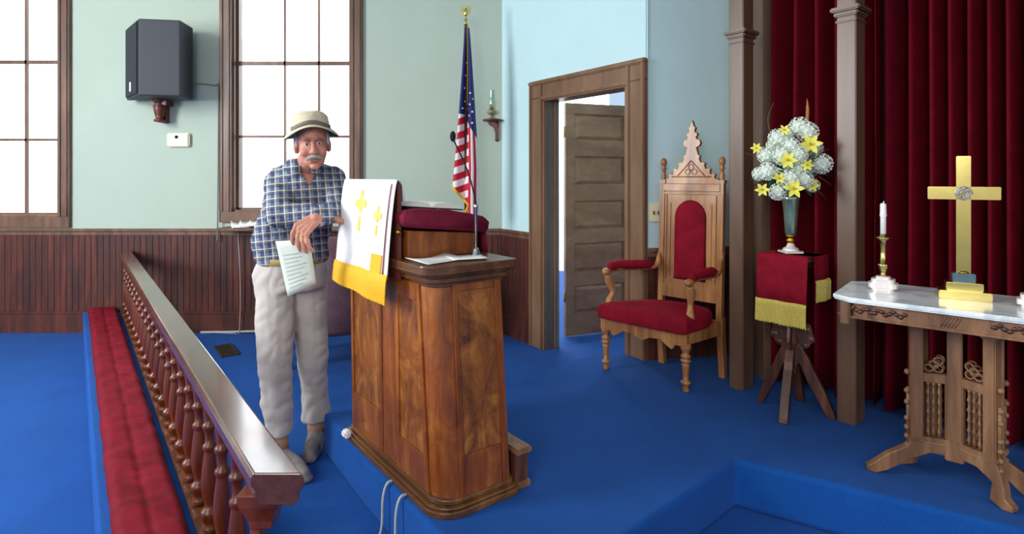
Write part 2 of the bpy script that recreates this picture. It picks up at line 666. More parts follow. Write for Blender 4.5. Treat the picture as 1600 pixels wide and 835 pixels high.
def window(n, wn, muntins, rails):
    x0, x1, z0, z1 = wn
    root = struct('window_%d' % n)
    root.location = (0, 0, 0)
    b = BM()
    cw = 0.11
    for a, c in ((x0 - cw, x0), (x1, x1 + cw)):
        box(b, (a, BY - 0.032, z0 - 0.005), (c, BY + 0.001, z1 + 0.1), bev=0.004)
        box(b, (a + 0.015, BY - 0.042, z0), (a + 0.035, BY - 0.028, z1 + 0.1), bev=0.003)
        box(b, (c - 0.035, BY - 0.042, z0), (c - 0.015, BY - 0.028, z1 + 0.1), bev=0.003)
    box(b, (x0, BY - 0.03, z1), (x1, BY + 0.001, z1 + 0.1), bev=0.004)
    box(b, (x0 - cw, BY - 0.03, z0 - 0.10), (x1 + cw, BY + 0.001, z0 - 0.005), bev=0.004)
    obj('window_frame', b, M['trim'], root)
    b = BM()      # jamb lining
    box(b, (x0 - 0.001, BY - 0.002, z0), (x0 + 0.012, BY + 0.16, z1))
    box(b, (x1 - 0.012, BY - 0.002, z0), (x1 + 0.001, BY + 0.16, z1))
    box(b, (x0, BY - 0.002, z0 - 0.005), (x1, BY + 0.16, z0 + 0.01))
    obj('window_jamb', b, M['trim'], root)
    b = BM()      # sash with glazing bars
    ys = BY + 0.05
    box(b, (x0 + 0.012, ys, z0 + 0.01), (x0 + 0.03, ys + 0.035, z1))
    box(b, (x1 - 0.03, ys, z0 + 0.01), (x1 - 0.012, ys + 0.035, z1))
    box(b, (x0, ys, z0 + 0.01), (x1, ys + 0.035, z0 + 0.028))
    for m in muntins:
        box(b, (m - 0.009, ys + 0.005, z0), (m + 0.009, ys + 0.03, z1))
    for r, h in rails:
        box(b, (x0, ys + 0.005, r - h), (x1, ys + 0.032, r + h))
    obj('sash', b, M['trim'], root)
    b = BM()
    box(b, (x0 + 0.02, ys + 0.015, z0 + 0.02), (x1 - 0.02, ys + 0.019, z1))
    obj('pane', b, M['glass'], root)
    return root


window(1, W1, [bx(32), bx(-28)], [(bz(218), 0.011), (bz(95), 0.015)])
window(2, W2, [bx(441), bx(495)], [(bz(213), 0.011), (bz(97), 0.017)])


def wainscot(name, origin, d, length, holes=(), top=0.93, seed=1):
    """vertical beaded boards along direction d, in front of the wall"""
    m = frame2(origin, d)
    b = BM()
    t = 0.0
    step = 0.055
    prof = []
    n = int(length / step)
    for i in range(n + 1):
        x = i * step
        if x > length:
            break
        prof += [(x, -0.007), (x + 0.003, -0.012), (min(length, x + step - 0.003), -0.012)]
    prof = [(min(x, length), y) for x, y in prof]
    prof.append((length, -0.007))
    vs = []
    for x, y in prof:
        vs.append((b.verts.new(m @ Vector((x, y, 0.18))), b.verts.new(m @ Vector((x, y, top - 0.03)))))
    for (a, c), (e, f) in zip(vs[:-1], vs[1:]):
        if (a.co - e.co).length > 1e-5:
            b.faces.new((a, e, f, c))
    boards = struct(name, b, M['wain'])
    b = BM()
    box(b, (0, -0.022, 0.0), (length, 0.0, 0.17), m)
    box(b, (0, -0.030, 0.17), (length, 0.0, 0.195), m, 0.005)
    part = obj('baseboard', b, M['wain'], boards)
    b = BM()
    box(b, (0, -0.040, top - 0.025), (length, 0.0, top), m, 0.006)
    box(b, (0, -0.024, top - 0.06), (length, 0.0, top - 0.025), m, 0.006)
    obj('cap_rail', b, M['trim'], boards)
    return boards


wainscot('wall_back_wainscot', (-7, BY, 0), (1, 0), 7 - 0.10)

# right-hand (door) wall
K0 = Vector((-0.145, 5.23, 0))
DW = Vector((0.573, -0.82, 0)).normalized()
MW = frame2(K0, DW)          # x along wall, -y towards the room, +y behind
T0, T1, TH = 0.74, 1.62, 2.02
b = BM()
box(b, (-0.30, 0, 0), (T0, 0.13, H), MW)
box(b, (T1, 0, 0), (1.80, 0.13, H), MW)
box(b, (T0, 0, TH), (T1, 0.13, H), MW)
struct('wall_right', b, M['wall'])
wainscot('wall_right_wainscot', MW @ Vector((0.06, 0, 0)), DW, 0.555 - 0.06)
# niche wall behind the chair and its return beside the curtain
N0 = MW @ Vector((1.795, 0, 0))
N1 = Vector((1.455, 3.86, 0))
dn = (N1 - N0)
MN = frame2(N0, dn)
b = BM()
box(b, (-0.01, 0, 0), (dn.length, 0.1, H), MN)
struct('wall_niche', b, M['wall'])
wainscot('wall_niche_wainscot', N0 + dn.normalized() * 0.0, dn, dn.length)
CD = Vector((0.62, -0.78, 0)).normalized()
CN = Vector((0.78, 0.62, 0)).normalized()
PA = Vector((1.275, 3.25, 0.2))
R1 = PA + CN * 0.25
R1.z = 0
dr = R1 - N1
MR = frame2(N1, dr)
b = BM()
box(b, (-0.02, 0, 0), (dr.length + 0.03, 0.06, H), MR)
struct('wall_return', b, M['pillar'])
# wall behind the curtain
b = BM()
MC = frame2(PA + CN * 0.50 - Vector((0, 0, 0.2)), CD)
box(b, (-0.3, 0, 0), (3.4, 0.1, H), MC)
struct('wall_curtain', b, M['wain'])

# door: casing, jambs and the leaf standing ajar into the next room
root = struct('door_1')
root.location = K0
b = BM()
for x0, x1 in ((0.55, T0 - 0.02), (T1 + 0.02, 1.80)):
    box(b, (x0, -0.03, 0), (x1, 0.001, TH + 0.02), MW, 0.004)
    box(b, (x0, -0.042, 0), (x0 + 0.03, -0.02, TH + 0.15), MW, 0.006)
    box(b, (x1 - 0.03, -0.042, 0), (x1, -0.02, TH + 0.15), MW, 0.006)
box(b, (0.55, -0.03, TH), (1.80, 0.001, TH + 0.145), MW, 0.004)
box(b, (0.545, -0.048, TH + 0.115), (1.805, -0.002, TH + 0.15), MW, 0.008)
box(b, (0.70, -0.042, TH - 0.01), (1.66, -0.02, TH + 0.02), MW, 0.005)
obj('door_frame', b, M['casing'], root, world=True)
b = BM()
box(b, (T0 - 0.02, -0.028, 0), (T0, 0.13, TH), MW)
box(b, (T1, -0.028, 0), (T1 + 0.02, 0.13, TH), MW)
box(b, (T0 - 0.02, -0.028, TH - 0.02), (T1 + 0.02, 0.13, TH), MW)
box(b, (T0, 0.07, 0), (T0 + 0.02, 0.1, TH - 0.02), MW, 0.004)
obj('door_jamb', b, M['casing'], root, world=True)
DL0 = Vector((0.464, 4.97, 0.012))
DL1 = Vector((1.09, 5.22, 0.012))
dd = DL1 - DL0
MD = frame2(DL0, dd)
L = dd.length
DH = 2.02
b = BM()
pz = [(0.19, 0.43), (0.55, 0.80), (0.92, 1.17), (1.31, 1.56), (1.70, 1.93)]
box(b, (0, 0, 0), (0.085, 0.04, DH), MD, 0.002)
box(b, (L - 0.085, 0, 0), (L, 0.04, DH), MD, 0.002)
zz = [0] + [v for p in pz for v in p] + [DH]
for i in range(0, len(zz), 2):
    box(b, (0.08, 0, zz[i]), (L - 0.08, 0.04, zz[i + 1]), MD, 0.002)
leaf_o = obj('door_leaf', b, M['doorwood'], root, world=True)
for z0, z1 in pz:
    b = BM()
    box(b, (0.08, 0.018, z0 - 0.005), (L - 0.08, 0.028, z1 + 0.005), MD)
    # raised field with sloping edge
    r = []
    for dx, dz, y in ((0.006, 0.006, 0.0175), (0.040, 0.036, 0.002), (0.04, 0.036, 0.002)):
        r.append([MD @ Vector(p) for p in ((0.085 + dx, y, z0 + dz), (L - 0.085 - dx, y, z0 + dz), (L - 0.085 - dx, y, z1 - dz), (0.085 + dx, y, z1 - dz))])
    quad_ring(b, r[:2])
    po = obj('door_panel', b, M['doorwood'], leaf_o)
    po.parent = leaf_o
b = BM()
for z in (1.72, 0.3):
    tube(b, [MD @ Vector((-0.012, 0.0, z)), MD @ Vector((-0.012, 0.0, z + 0.09))], 0.008)
obj('hinge', b, M['brassdark'], leaf_o)
# far wall of the next room
b = BM()
box(b, (-1.2, 2.6, 0), (6, 2.7, 2.75), MW)
struct('wall_next_room', b, M['roomwall'])
b = BM()
box(b, (0.0, 2.57, 2.03), (3.4, 2.6, 2.15), MW)
box(b, (0.0, 2.57, 0), (0.1, 2.6, 2.15), MW)
struct('trim_1', b, M['casing'])

# pillars of the panelled screen with the curtain behind
for i, t in enumerate((0.0, 0.575, 2.05)):
    b = BM()
    p = PA + CD * t
    m = frame2(p, CD)
    hw = 0.043
    box(b, (-hw, -0.02, 0), (hw, 0.09, H - 0.2), m, 0.004)
    zc = 1.975 if i == 0 else 1.975
    box(b, (-hw - 0.012, -0.034, zc), (hw + 0.012, 0.105, zc + 0.022), m, 0.006)
    box(b, (-hw - 0.024, -0.046, zc + 0.022), (hw + 0.024, 0.117, zc + 0.045), m, 0.006)
    box(b, (-hw - 0.006, -0.028, zc - 0.03), (hw + 0.006, 0.1, zc - 0.018), m, 0.004)
    pp = struct('pillar', b, M['pillar'])
    pp['label'] = ('brown wooden pillar beside the pale wall and carved chair', 'brown wooden pillar between flower stand and marble table',
                   'brown wooden pillar at the far end of the curtain')[i]


def curtain(name, t0, t1, label, seed):
    b = BM()
    n = int((t1 - t0) / 0.004)
    rnd = random.Random(seed)
    ph = [0.0]
    for i in range(n):
        ph.append(ph[-1] + 2 * PI * 0.004 / (0.094 + 0.026 * math.sin(i * 0.018 + seed)))
    rows = []
    zs = [0.22 + (H - 0.35) * k / 14 for k in range(15)]
    for z in zs:
        row = []
        for i in range(n + 1):
            t = t0 + (t1 - t0) * i / n
            a = 0.10 - 0.20 * abs(math.sin(ph[i] / 2 + 0.10 * math.sin(z * 1.7 + t * 3))) ** 2.4 + 0.010 * math.sin(1.3 * ph[i] + z * 0.6)
            sx = 0.004 * math.cos(ph[i])
            p = PA + CD * (t + sx) + CN * (0.35 + a)
            row.append(Vector((p.x, p.y, z)))
        rows.append(row)
    quad_ring(b, rows, cap=False, closed=False)
    o = obj(name, b, M['curtain'], smooth=True)
    s = o.modifiers.new('thick', 'SOLIDIFY')
    s.thickness = 0.004
    tag(o, label, 'curtain', 'crimson curtains behind the altar')
    return o


curtain('curtain', 0.02, 0.60, 'crimson velvet curtain behind the flower stand, narrower of the two', 1)
curtain('curtain', 0.61, 3.1, 'wide crimson velvet curtain behind the brass cross and marble table', 2.6)

# ================================================================== COMMUNION RAIL AND KNEELER
def rc(Y):
    return 0.452 - 0.761 * Y


def sheared(bm, off0, off1, z0, z1, Y0, Y1, n=1):
    rings = []
    for k in range(n + 1):
        Y = Y0 + (Y1 - Y0) * k / n
        c = rc(Y)
        rings.append([(c + off0, Y, z0), (c + off1, Y, z0), (c + off1, Y, z1), (c + off0, Y, z1)])
    quad_ring(bm, rings)


b = BM()
sheared(b, -0.37, 0.11, 0.0, 0.19, 0.6, BY - 0.03)
o = struct('floor_kneeling_step', b, M['carpet'])
bv = o.modifiers.new('bevel', 'BEVEL')
bv.width = 0.012
bv.segments = 3
rail = thing('communion_rail', 'long varnished brown communion rail with turned balusters beside the red kneeler', 'railing', (rc(3.2), 3.2, 0.19))
b = BM()
y0, y1 = 1.277, BY - 0.045
prof = [(-0.060, 0.728), (-0.052, 0.740), (0.052, 0.740), (0.060, 0.728), (0.060, 0.712), (0.050, 0.700), (0.050, 0.684), (0.036, 0.668), (-0.036, 0.668), (-0.050, 0.684), (-0.050, 0.700), (-0.060, 0.712)]
rings = []
for Y in (y0, y1):
    rings.append([(rc(Y) + x, Y, z) for x, z in prof])
quad_ring(b, rings)
obj('handrail', b, M['rail'], rail, world=True, bev=0.003)
b = BM()
sheared(b, -0.04, 0.04, 0.19, 0.215, 1.36, BY - 0.05)
obj('bottom_rail', b, M['rail'], rail, world=True)
bal_me = None
prof = [(0.022, 0.215), (0.022, 0.235), (0.014, 0.242), (0.020, 0.255), (0.026, 0.268), (0.029, 0.280), (0.026, 0.292), (0.016, 0.300), (0.015, 0.312),
        (0.021, 0.335), (0.0255, 0.365), (0.026, 0.395), (0.022, 0.44), (0.017, 0.48), (0.016, 0.487), (0.021, 0.494), (0.022, 0.501), (0.021, 0.508),
        (0.0145, 0.514), (0.0135, 0.535), (0.015, 0.555), (0.021, 0.562), (0.023, 0.570), (0.021, 0.577), (0.015, 0.583), (0.016, 0.60), (0.020, 0.63), (0.025, 0.662), (0.026, 0.669)]
for k in range(23):
    Y = 1.427 + 0.1625 * k
    if bal_me is None:
        b = BM()
        lathe(b, [(r, z) for r, z in prof], seg=16)
        o = obj('baluster', b, M['baluster'], rail)
        bal_me = o.data
    else:
        o = bpy.data.objects.new('baluster', bal_me)
        COL.objects.link(o)
        o.parent = rail
    o.location = (rc(Y) - rc(3.2), Y - 3.2, -0.19)
    o.rotation_euler = (0, 0, k * 0.7)
b = BM()
m = Matrix.Translation((rc(1.36), 1.36, 0))
quad_ring(b, [[m @ Vector((x * r, y * r, z)) for x, y in ((-1, -1), (1, -1), (1, 1), (-1, 1))] for r, z in ((0.026, 0.58), (0.028, 0.60), (0.044, 0.64), (0.047, 0.669))])
obj('end_block', b, M['baluster'], rail, world=True, bev=0.003)

# kneeler cushion, tufted and rumpled
b = BM()
n, mcols = 260, 22
rows = []
for i in range(n + 1):
    Y = 0.9 + (BY - 0.05 - 0.9) * i / n
    row = []
    for j in range(mcols + 1):
        u = j / mcols
        off = -0.325 + 0.265 * u
        edge = min(u, 1 - u) * 2
        z = 0.19 + 0.042 * (1 - (1 - min(1, edge * 3)) ** 2.5) + 0.004
        p = Vector((off * 3, Y * 9, 0))
        z += (0.010 * noise.noise(Vector((off * 7, Y * 14, 1.0))) + 0.016 * (abs(noise.noise(Vector((off * 6, Y * 17, 4.0)))) - 0.2)) * min(1, edge * 3)
        z -= 0.008 * math.exp(-((u - 0.5) / 0.05) ** 2)
        wob = 0.006 * noise.noise(Vector((j * 0.01, Y * 6, 7)))
        row.append(Vector((rc(Y) + off + wob, Y, z)))
    rows.append(row)
quad_ring(b, rows, cap=False, closed=False)
o = obj('kneeler_cushion', b, M['kneel'], smooth=True)
s = o.modifiers.new('thick', 'SOLIDIFY')
s.thickness = 0.004
tag(o, 'long rumpled crimson kneeling cushion on the blue step beside the rail', 'kneeler')

# ================================================================== PULPIT
PO = Vector((-0.25, 1.96, 0.2))
PR = math.atan2(0.604, 0.797)
pul = thing('pulpit', 'large figured walnut pulpit with panelled sides on the blue platform edge', 'pulpit', PO, PR)
b = BM()
prism(b, round_poly(0, 0, 0.37, 0.89, 0.11, 9, (1, 0.4, 0.2, 0.3)), 0.0, 0.024)
prism(b, round_poly(0.010, 0.010, 0.362, 0.882, 0.10, 9, (1, 0.4, 0.2, 0.3)), 0.024, 0.034)
prism(b, round_poly(0.026, 0.026, 0.355, 0.868, 0.09, 9, (1, 0.4, 0.2, 0.3)), 0.034, 0.052)
obj('plinth', b, M['pulpit_dark'], pul, bev=0.004)
b = BM()
base = round_poly(0.040, 0.040, 0.343, 0.855, 0.085, 9, (1, 0.3, 0.1, 0.3))
top = round_poly(0.030, 0.100, 0.343, 0.855, 0.085, 9, (1, 0.3, 0.1, 0.3))
prism(b, base, 0.045, 0.80, I4, top)
obj('body', b, M['pulpit'], pul)


def yn(z):   # near face leans back as it rises
    return 0.040 + (z - 0.045) / 0.755 * 0.060


def xn(z):
    return 0.040 - (z - 0.045) / 0.755 * 0.010


# stiles and rails standing proud of the recessed panels
def slab(bm, pts, nrm, th):
    a = [Vector(p) for p in pts]
    nv = Vector(nrm) * th
    quad_ring(bm, [a, [p + nv for p in a]])


def left_strip(bm, ya, yb, za, zb, th=0.009):
    slab(bm, [(xn(za), ya(za) if callable(ya) else ya, za), (xn(za), yb(za) if callable(yb) else yb, za),
              (xn(zb), yb(zb) if callable(yb) else yb, zb), (xn(zb), ya(zb) if callable(ya) else ya, zb)], (-1, 0, 0), th)


def right_strip(bm, xa, xb, za, zb, th=0.009):
    slab(bm, [(xa, yn(za), za), (xb, yn(za), za), (xb, yn(zb), zb), (xa, yn(zb), zb)], (0, -1, 0), th)


b = BM()
left_strip(b, lambda z: yn(z) + 0.086, lambda z: yn(z) + 0.108, 0.05, 0.8)
left_strip(b, 0.36, 0.385, 0.05, 0.8)
left_strip(b, 0.515, 0.54, 0.05, 0.8)
left_strip(b, 0.82, 0.845, 0.05, 0.8)
left_strip(b, lambda z: yn(z) + 0.10, 0.37, 0.05, 0.175, 0.008)
left_strip(b, 0.53, 0.83, 0.05, 0.215, 0.008)
left_strip(b, 0.385, 0.515, 0.05, 0.8, 0.004)
left_strip(b, 0.21, 0.845, 0.735, 0.8, 0.008)
right_strip(b, 0.112, 0.132, 0.05, 0.8)
right_strip(b, 0.298, 0.328, 0.05, 0.8)
right_strip(b, 0.12, 0.295, 0.05, 0.19, 0.008)
right_strip(b, 0.12, 0.295, 0.775, 0.8, 0.008)
obj('frame', b, M['pulpit'], pul, bev=0.003)
b = BM()
left_strip(b, lambda z: yn(z) + 0.108, 0.36, 0.176, 0.72, 0.002)
obj('side_panel', b, M['pulpit_panel'], pul)
b = BM()
left_strip(b, 0.54, 0.82, 0.216, 0.72, 0.002)
obj('side_panel', b, M['pulpit_panel'], pul)
b = BM()
right_strip(b, 0.132, 0.298, 0.191, 0.774, 0.002)
obj('end_panel', b, M['pulpit_panel'], pul)
# desk moulding
b = BM()
cn = (1.0, 0.3, 0.1, 0.3)
for e, z0, z1 in ((0.006, 0.795, 0.812), (0.022, 0.812, 0.834), (0.034, 0.834, 0.846), (0.05, 0.846, 0.88)):
    prism(b, round_poly(0.034 - e, 0.100 - e, 0.343 + e * 0.8, 0.855 + e * 0.7, 0.07, 8, cn), z0, z1)
obj('desk_top', b, M['pulpit_dark'], pul, bev=0.004)
# book board box with sloping top, under the cushion
b = BM()
box(b, (0.03, 0.285, 0.88), (0.35, 0.84, 0.965))
for v in b.verts:
    if v.co.z > 0.95:
        v.co.z = 0.99 - (v.co.x - 0.03) * 0.08
obj('book_board', b, M['pulpit'], pul, bev=0.004)
b = BM()
box(b, (-0.002, 0.305, 0.80), (0.014, 0.825, 1.172), bev=0.003)
obj('front_board', b, M['bracket'], pul)
b = BM()
ball(b, (-0.005, 0.292, 0.985), 0.011, sub=2)
obj('knob', b, M['brassdark'], pul)
# velvet cushion with its hanging flap
cu = thing('pulpit_cushion', 'plum velvet cushion lying along the sloping top of the pulpit', 'cushion', PO + Matrix.Rotation(PR, 3, 'Z') @ Vector((0.19, 0.56, 0.985)), PR)
b = BM()
pr = [(-0.18, 0.006), (-0.193, 0.018), (-0.195, 0.045), (-0.18, 0.066), (-0.12, 0.078), (0, 0.08), (0.12, 0.070), (0.185, 0.058), (0.205, 0.04), (0.2, 0.006), (0.19, -0.005)]
rings = []
for k, y in enumerate([-0.30, -0.293, -0.28, -0.2, -0.1, 0, 0.1, 0.2, 0.275, 0.288, 0.292]):
    e = [0.86, 0.97, 1, 1, 1, 1, 1, 1, 1, 0.97, 0.86][k]
    rings.append([(x * (0.98 if e < 1 else 1), y, (z - 0.05) * e + 0.05 - 0.09 * 0 - x * 0.08 + 0.003 * math.sin(k * 2 + x * 20)) for x, z in pr])
quad_ring(b, rings)
obj('cushion_pad', b, M['plumvelvet'], cu, smooth=True)
b = BM()
rows = []
for i in range(13):
    y = -0.27 + 0.54 * i / 12
    rows.append([Vector((0.2 + 0.006 * math.sin(i * 1.9) * k / 4 + 0.004 * k, y, 0.03 - k * 0.035 - 0.006 * math.sin(i))) for k in range(5)])
quad_ring(b, rows, cap=False, closed=False)
o = obj('hanging_flap', b, M['plumvelvet'], cu, smooth=True)
s = o.modifiers.new('t', 'SOLIDIFY')
s.thickness = 0.006


def pulw(x, y, z):
    return PO + Matrix.Rotation(PR, 3, 'Z') @ Vector((x, y, z))


# open bible on the cushion
bib = thing('open_bible', 'open bible with white pages lying on the plum pulpit cushion', 'book', pulw(0.17, 0.56, 1.067), PR)
b = BM()
box(b, (-0.145, -0.22, -0.001), (0.145, 0.2, 0.004))
for v in b.verts:
    v.co.z -= v.co.x * 0.08
obj('book_cover', b, M['black'], bib)
for sx in (-1, 1):
    b = BM()
    rings = []
    for y in (-0.21, 0.19):
        pts = [(0.0, 0.006), (0.02, 0.022), (0.07, 0.028), (0.138, 0.018), (0.138, 0.005), (0.0, 0.004)]
        rings.append([(sx * x, y, z - sx * x * 0.08) for x, z in pts])
    quad_ring(b, rings)
    obj('page_block', b, M['paper'], bib)

# parament: white cloth hanging over the front of the pulpit
par = thing('pulpit_cloth', 'white hanging cloth with gold crosses and gold fringe over the pulpit front', 'cloth', pulw(-0.03, 0.56, 0.71), PR)


def cloth_x(z):      # z above platform
    t = (1.185 - z) / 0.46
    return 0.004 - 0.055 * min(1, max(0, t)) ** 0.7


def cl(y, z, off=0.0):
    wv = 0.005 * math.sin(y * 22 + z * 2) * min(1, (1.185 - z) * 3)
    return Vector((cloth_x(z) - 0.012 + wv - off + 0.03, y - 0.56, z - 0.71))


b = BM()
rows = []
for i in range(25):
    y = 0.30 + 0.535 * i / 24
    row = [Vector((0.055, y - 0.56, 1.10 - 0.71)), Vector((0.052, y - 0.56, 1.16 - 0.71)), Vector((0.04, y - 0.56, 1.18 - 0.71))]
    row += [cl(y, 1.186 - 0.37 * k / 16) for k in range(17)]
    rows.append(row)
quad_ring(b, rows, cap=False, closed=False)
o = obj('cloth_panel', b, M['white'], par, smooth=True)
s = o.modifiers.new('t', 'SOLIDIFY')
s.thickness = 0.003


def cloth_patch(name, poly_yz, mat, off=0.0035, parent=None):
    bb = BM()
    bb_f = [bb.verts.new(cl(y, z, off)) for y, z in poly_yz]
    bb_b = [bb.verts.new(cl(y, z, off - 0.004)) for y, z in poly_yz]
    n = len(bb_f)
    bb.faces.new(bb_f)
    bb.faces.new(list(reversed(bb_b)))
    for i in range(n):
        bb.faces.new((bb_f[i], bb_b[i], bb_b[(i + 1) % n], bb_f[(i + 1) % n]))
    return obj(name, bb, mat, par)


def rect(y0, z0, y1, z1):
    return [(y0, z0), (y1, z0), (y1, z1), (y0, z1)]


for (cy, zt, hh, aw, t) in ((0.60, 1.14, 0.17, 0.052, 0.012), (0.415, 1.08, 0.115, 0.034, 0.009)):
    bb = BM()
    za = zt - hh * 0.33
    for r in (rect(cy - t, za - hh * 0.22, cy + t, zt), rect(cy - aw, za - t * 1.3, cy + aw, za + t * 1.3), rect(cy - t * 0.8, zt - hh, cy + t * 0.8, zt - hh * 0.66)):
        f = [bb.verts.new(cl(y, z, 0.004)) for y, z in r]
        g = [bb.verts.new(cl(y, z, 0.0)) for y, z in r]
        bb.faces.new(f)
        bb.faces.new(list(reversed(g)))
        for i in range(4):
            bb.faces.new((f[i], g[i], g[(i + 1) % 4], f[(i + 1) % 4]))
    obj('embroidered_cross', bb, M['palegold'], par)
cloth_patch('gold_square', rect(0.345, 0.81, 0.43, 0.895), M['gold'], 0.005)
bb = BM()
rows = [[cl(0.325 + j * 0.008, 1.17 - 0.35 * k / 12, 0.004) for j in (0, 1)] for k in range(13)]
quad_ring(bb, rows, cap=False, closed=False)
obj('red_edge_line', bb, M['plumvelvet'], par)
# fringe of separate strands hanging below a solid gold band
bb = BM()
rows = []
for i in range(109):
    y = 0.295 + 0.545 * i / 108
    wob = 0.0035 if i % 2 else 0.0
    zb = 0.712 + 0.02 * (y - 0.3) / 0.54 + (0.004 if i % 3 else 0)
    rows.append([cl(y, 0.825, 0.004), cl(y, 0.80, 0.007 + wob * .3), cl(y, 0.76, 0.006 + wob), cl(y, zb, 0.005 + wob)])
quad_ring(bb, rows, cap=False, closed=False)
o = obj('gold_fringe', bb, M['gold'], par)
s = o.modifiers.new('t', 'SOLIDIFY')
s.thickness = 0.005

# papers on the desk ledge
def sheet(name, c, rotz, sx, sy, label, bend=0.01, mat='paper', group=None, cat='paper'):
    bb = BM()
    rows = []
    for i in range(9):
        u = -0.5 + i / 8
        rows.append([Vector((u * sx, v * sy, 0.0015 + bend * (u * 2) ** 2 * (0.5 + v))) for v in (-0.5, 0, 0.5)])
    quad_ring(bb, rows, cap=False, closed=False)
    o = obj(name, bb, M[mat], smooth=True)
    s = o.modifiers.new('t', 'SOLIDIFY')
    s.thickness = 0.0012
    o.location = c
    o.rotation_euler = (0, 0, rotz)
    tag(o, label, cat, group)
    return o


sheet('paper_sheet', pulw(0.10, 0.185, 0.882), PR + 0.2, 0.2, 0.13, 'curling white sheet of paper on the near pulpit ledge', 0.012, group='papers on the pulpit ledge')
sheet('paper_sheet', pulw(0.215, 0.16, 0.8845), PR - 0.25, 0.14, 0.11, 'smaller white paper on the pulpit ledge beside the microphone', 0.004, group='papers on the pulpit ledge')

# microphone
mic = thing('microphone', 'gooseneck microphone with silver tube and black foam head on the pulpit ledge', 'microphone', pulw(0.275, 0.185, 0.88))
b = BM()
lathe(b, [(0.024, 0.0), (0.024, 0.006), (0.017, 0.012), (0.012, 0.03), (0.0085, 0.036)])
obj('base', b, M['steel'], mic)
b = BM()
lathe(b, [(0.006, 0.03), (0.006, 0.19), (0.0085, 0.195), (0.0085, 0.205), (0.004, 0.208)])
obj('tube', b, M['steel'], mic)
b = BM()
g = curve_pts([(0, 0, 0.205), (-0.004, 0, 0.235), (-0.03, 0.01, 0.33), (-0.07, 0.03, 0.42), (-0.090, 0.03, 0.46)], 6)
tube(b, g, 0.003, 8)
obj('gooseneck', b, M['black'], mic)
b = BM()
ball(b, (-0.094, 0.03, 0.478), (0.012, 0.012, 0.022), sub=2)
obj('foam_head', b, M['black'], mic)

# little wooden step behind the pulpit
st = thing('wooden_step', 'small moulded wooden step tucked against the back of the pulpit', 'step', (0.022, 2.28, 0.2), PR)
b = BM()
box(b, (-0.06, -0.06, 0.02), (0.005, 0.10, 0.13), bev=0.003)
obj('riser', b, M['standwood'], st)
b = BM()
box(b, (-0.06, -0.075, 0.13), (0.018, 0.11, 0.155), bev=0.008)
obj('tread', b, M['tableoak'], st)
b = BM()
box(b, (-0.06, -0.07, 0.0), (0.012, 0.105, 0.025), bev=0.004)
obj('foot_moulding', b, M['tableoak'], st)
# cords hanging down the riser
for (p0, lab) in (((-0.475, 2.245), 'pale cord down the platform side, further along the pulpit'), ((-0.405, 2.148), 'pale cord down the platform side, nearer the pulpit corner')):
    b = BM()
    x, y = p0
    nx, ny = -0.81, -0.585
    g = curve_pts([(x + 0.02, y + 0.015, 0.206), (x + nx * .012, y + ny * .012, 0.204), (x + nx * 0.03, y + ny * 0.03, 0.15), (x + nx * 0.034, y + ny * 0.034, 0.05), (x + nx * 0.05, y + ny * 0.05, 0.006), (x + nx * 0.12 + 0.03, y + ny * 0.12 - 0.05, 0.006), (x + 0.12, y - 0.35, 0.006)], 6)
    tube(b, g, 0.005, 8)
    tag(obj('power_cord', b, M['cord']), lab, 'cord', 'cords beside the pulpit')
b = BM()
m_ = frame2(pulw(-0.008, 0.80, 0.0), (0.797, 0.604))
box(b, (-0.02, -0.02, 0.023), (0.012, 0.03, 0.055), m_, 0.008)
tag(obj('plug_box', b, M['white']), 'small white plug box on the far corner of the pulpit plinth', 'plug')

# ================================================================== CARVED CHAIR
# local frame: x to the chair's left seen from the front, y towards its back
FL, FR = Vector((0.583, 3.57, 0)), Vector((0.965, 3.20, 0))
ch_dir = (FR - FL).normalized()
CW = (FR - FL).length
CO = (FL + FR) / 2
CR = math.atan2(ch_dir.y, ch_dir.x)
# shift the back a little towards the wall's free side
chair = thing('carved_armchair', 'tall carved oak pulpit chair with crimson velvet seat, arms and arched back', 'chair', (CO.x, CO.y, 0.2), CR)
hw = CW / 2
SK = 0.115     # the chair back sits slightly off to one side of the front legs
BD = 0.34


def leg_prof(h):
    return [(0.016, 0), (0.021, 0.010), (0.015, 0.028), (0.018, 0.04), (0.028, 0.048), (0.028, 0.056), (0.015, 0.064), (0.017, 0.10), (0.021, 0.14), (0.023, 0.155), (0.016, 0.162), (0.029, 0.17), (0.029, 0.178), (0.016, 0.186), (0.028, 0.194), (0.028, 0.202), (0.018, 0.21), (0.021, 0.228), (0.029, 0.24), (0.029, h)]


for sx in (-1, 1):
    b = BM()
    lathe(b, leg_prof(0.27), Matrix.Translation((sx * hw, 0, 0)), 16)
    obj('leg', b, M['oak'], chair)
    b = BM()
    xb = sx * 0.20 + SK
    quad_ring(b, [[(xb + a * 0.018, BD + c * 0.02 + dy, z) for a, c in ((-1, -1), (1, -1), (1, 1), (-1, 1))] for z, dy in ((0, 0.03), (0.28, 0), (0.36, 0))])
    obj('leg', b, M['oak'], chair)
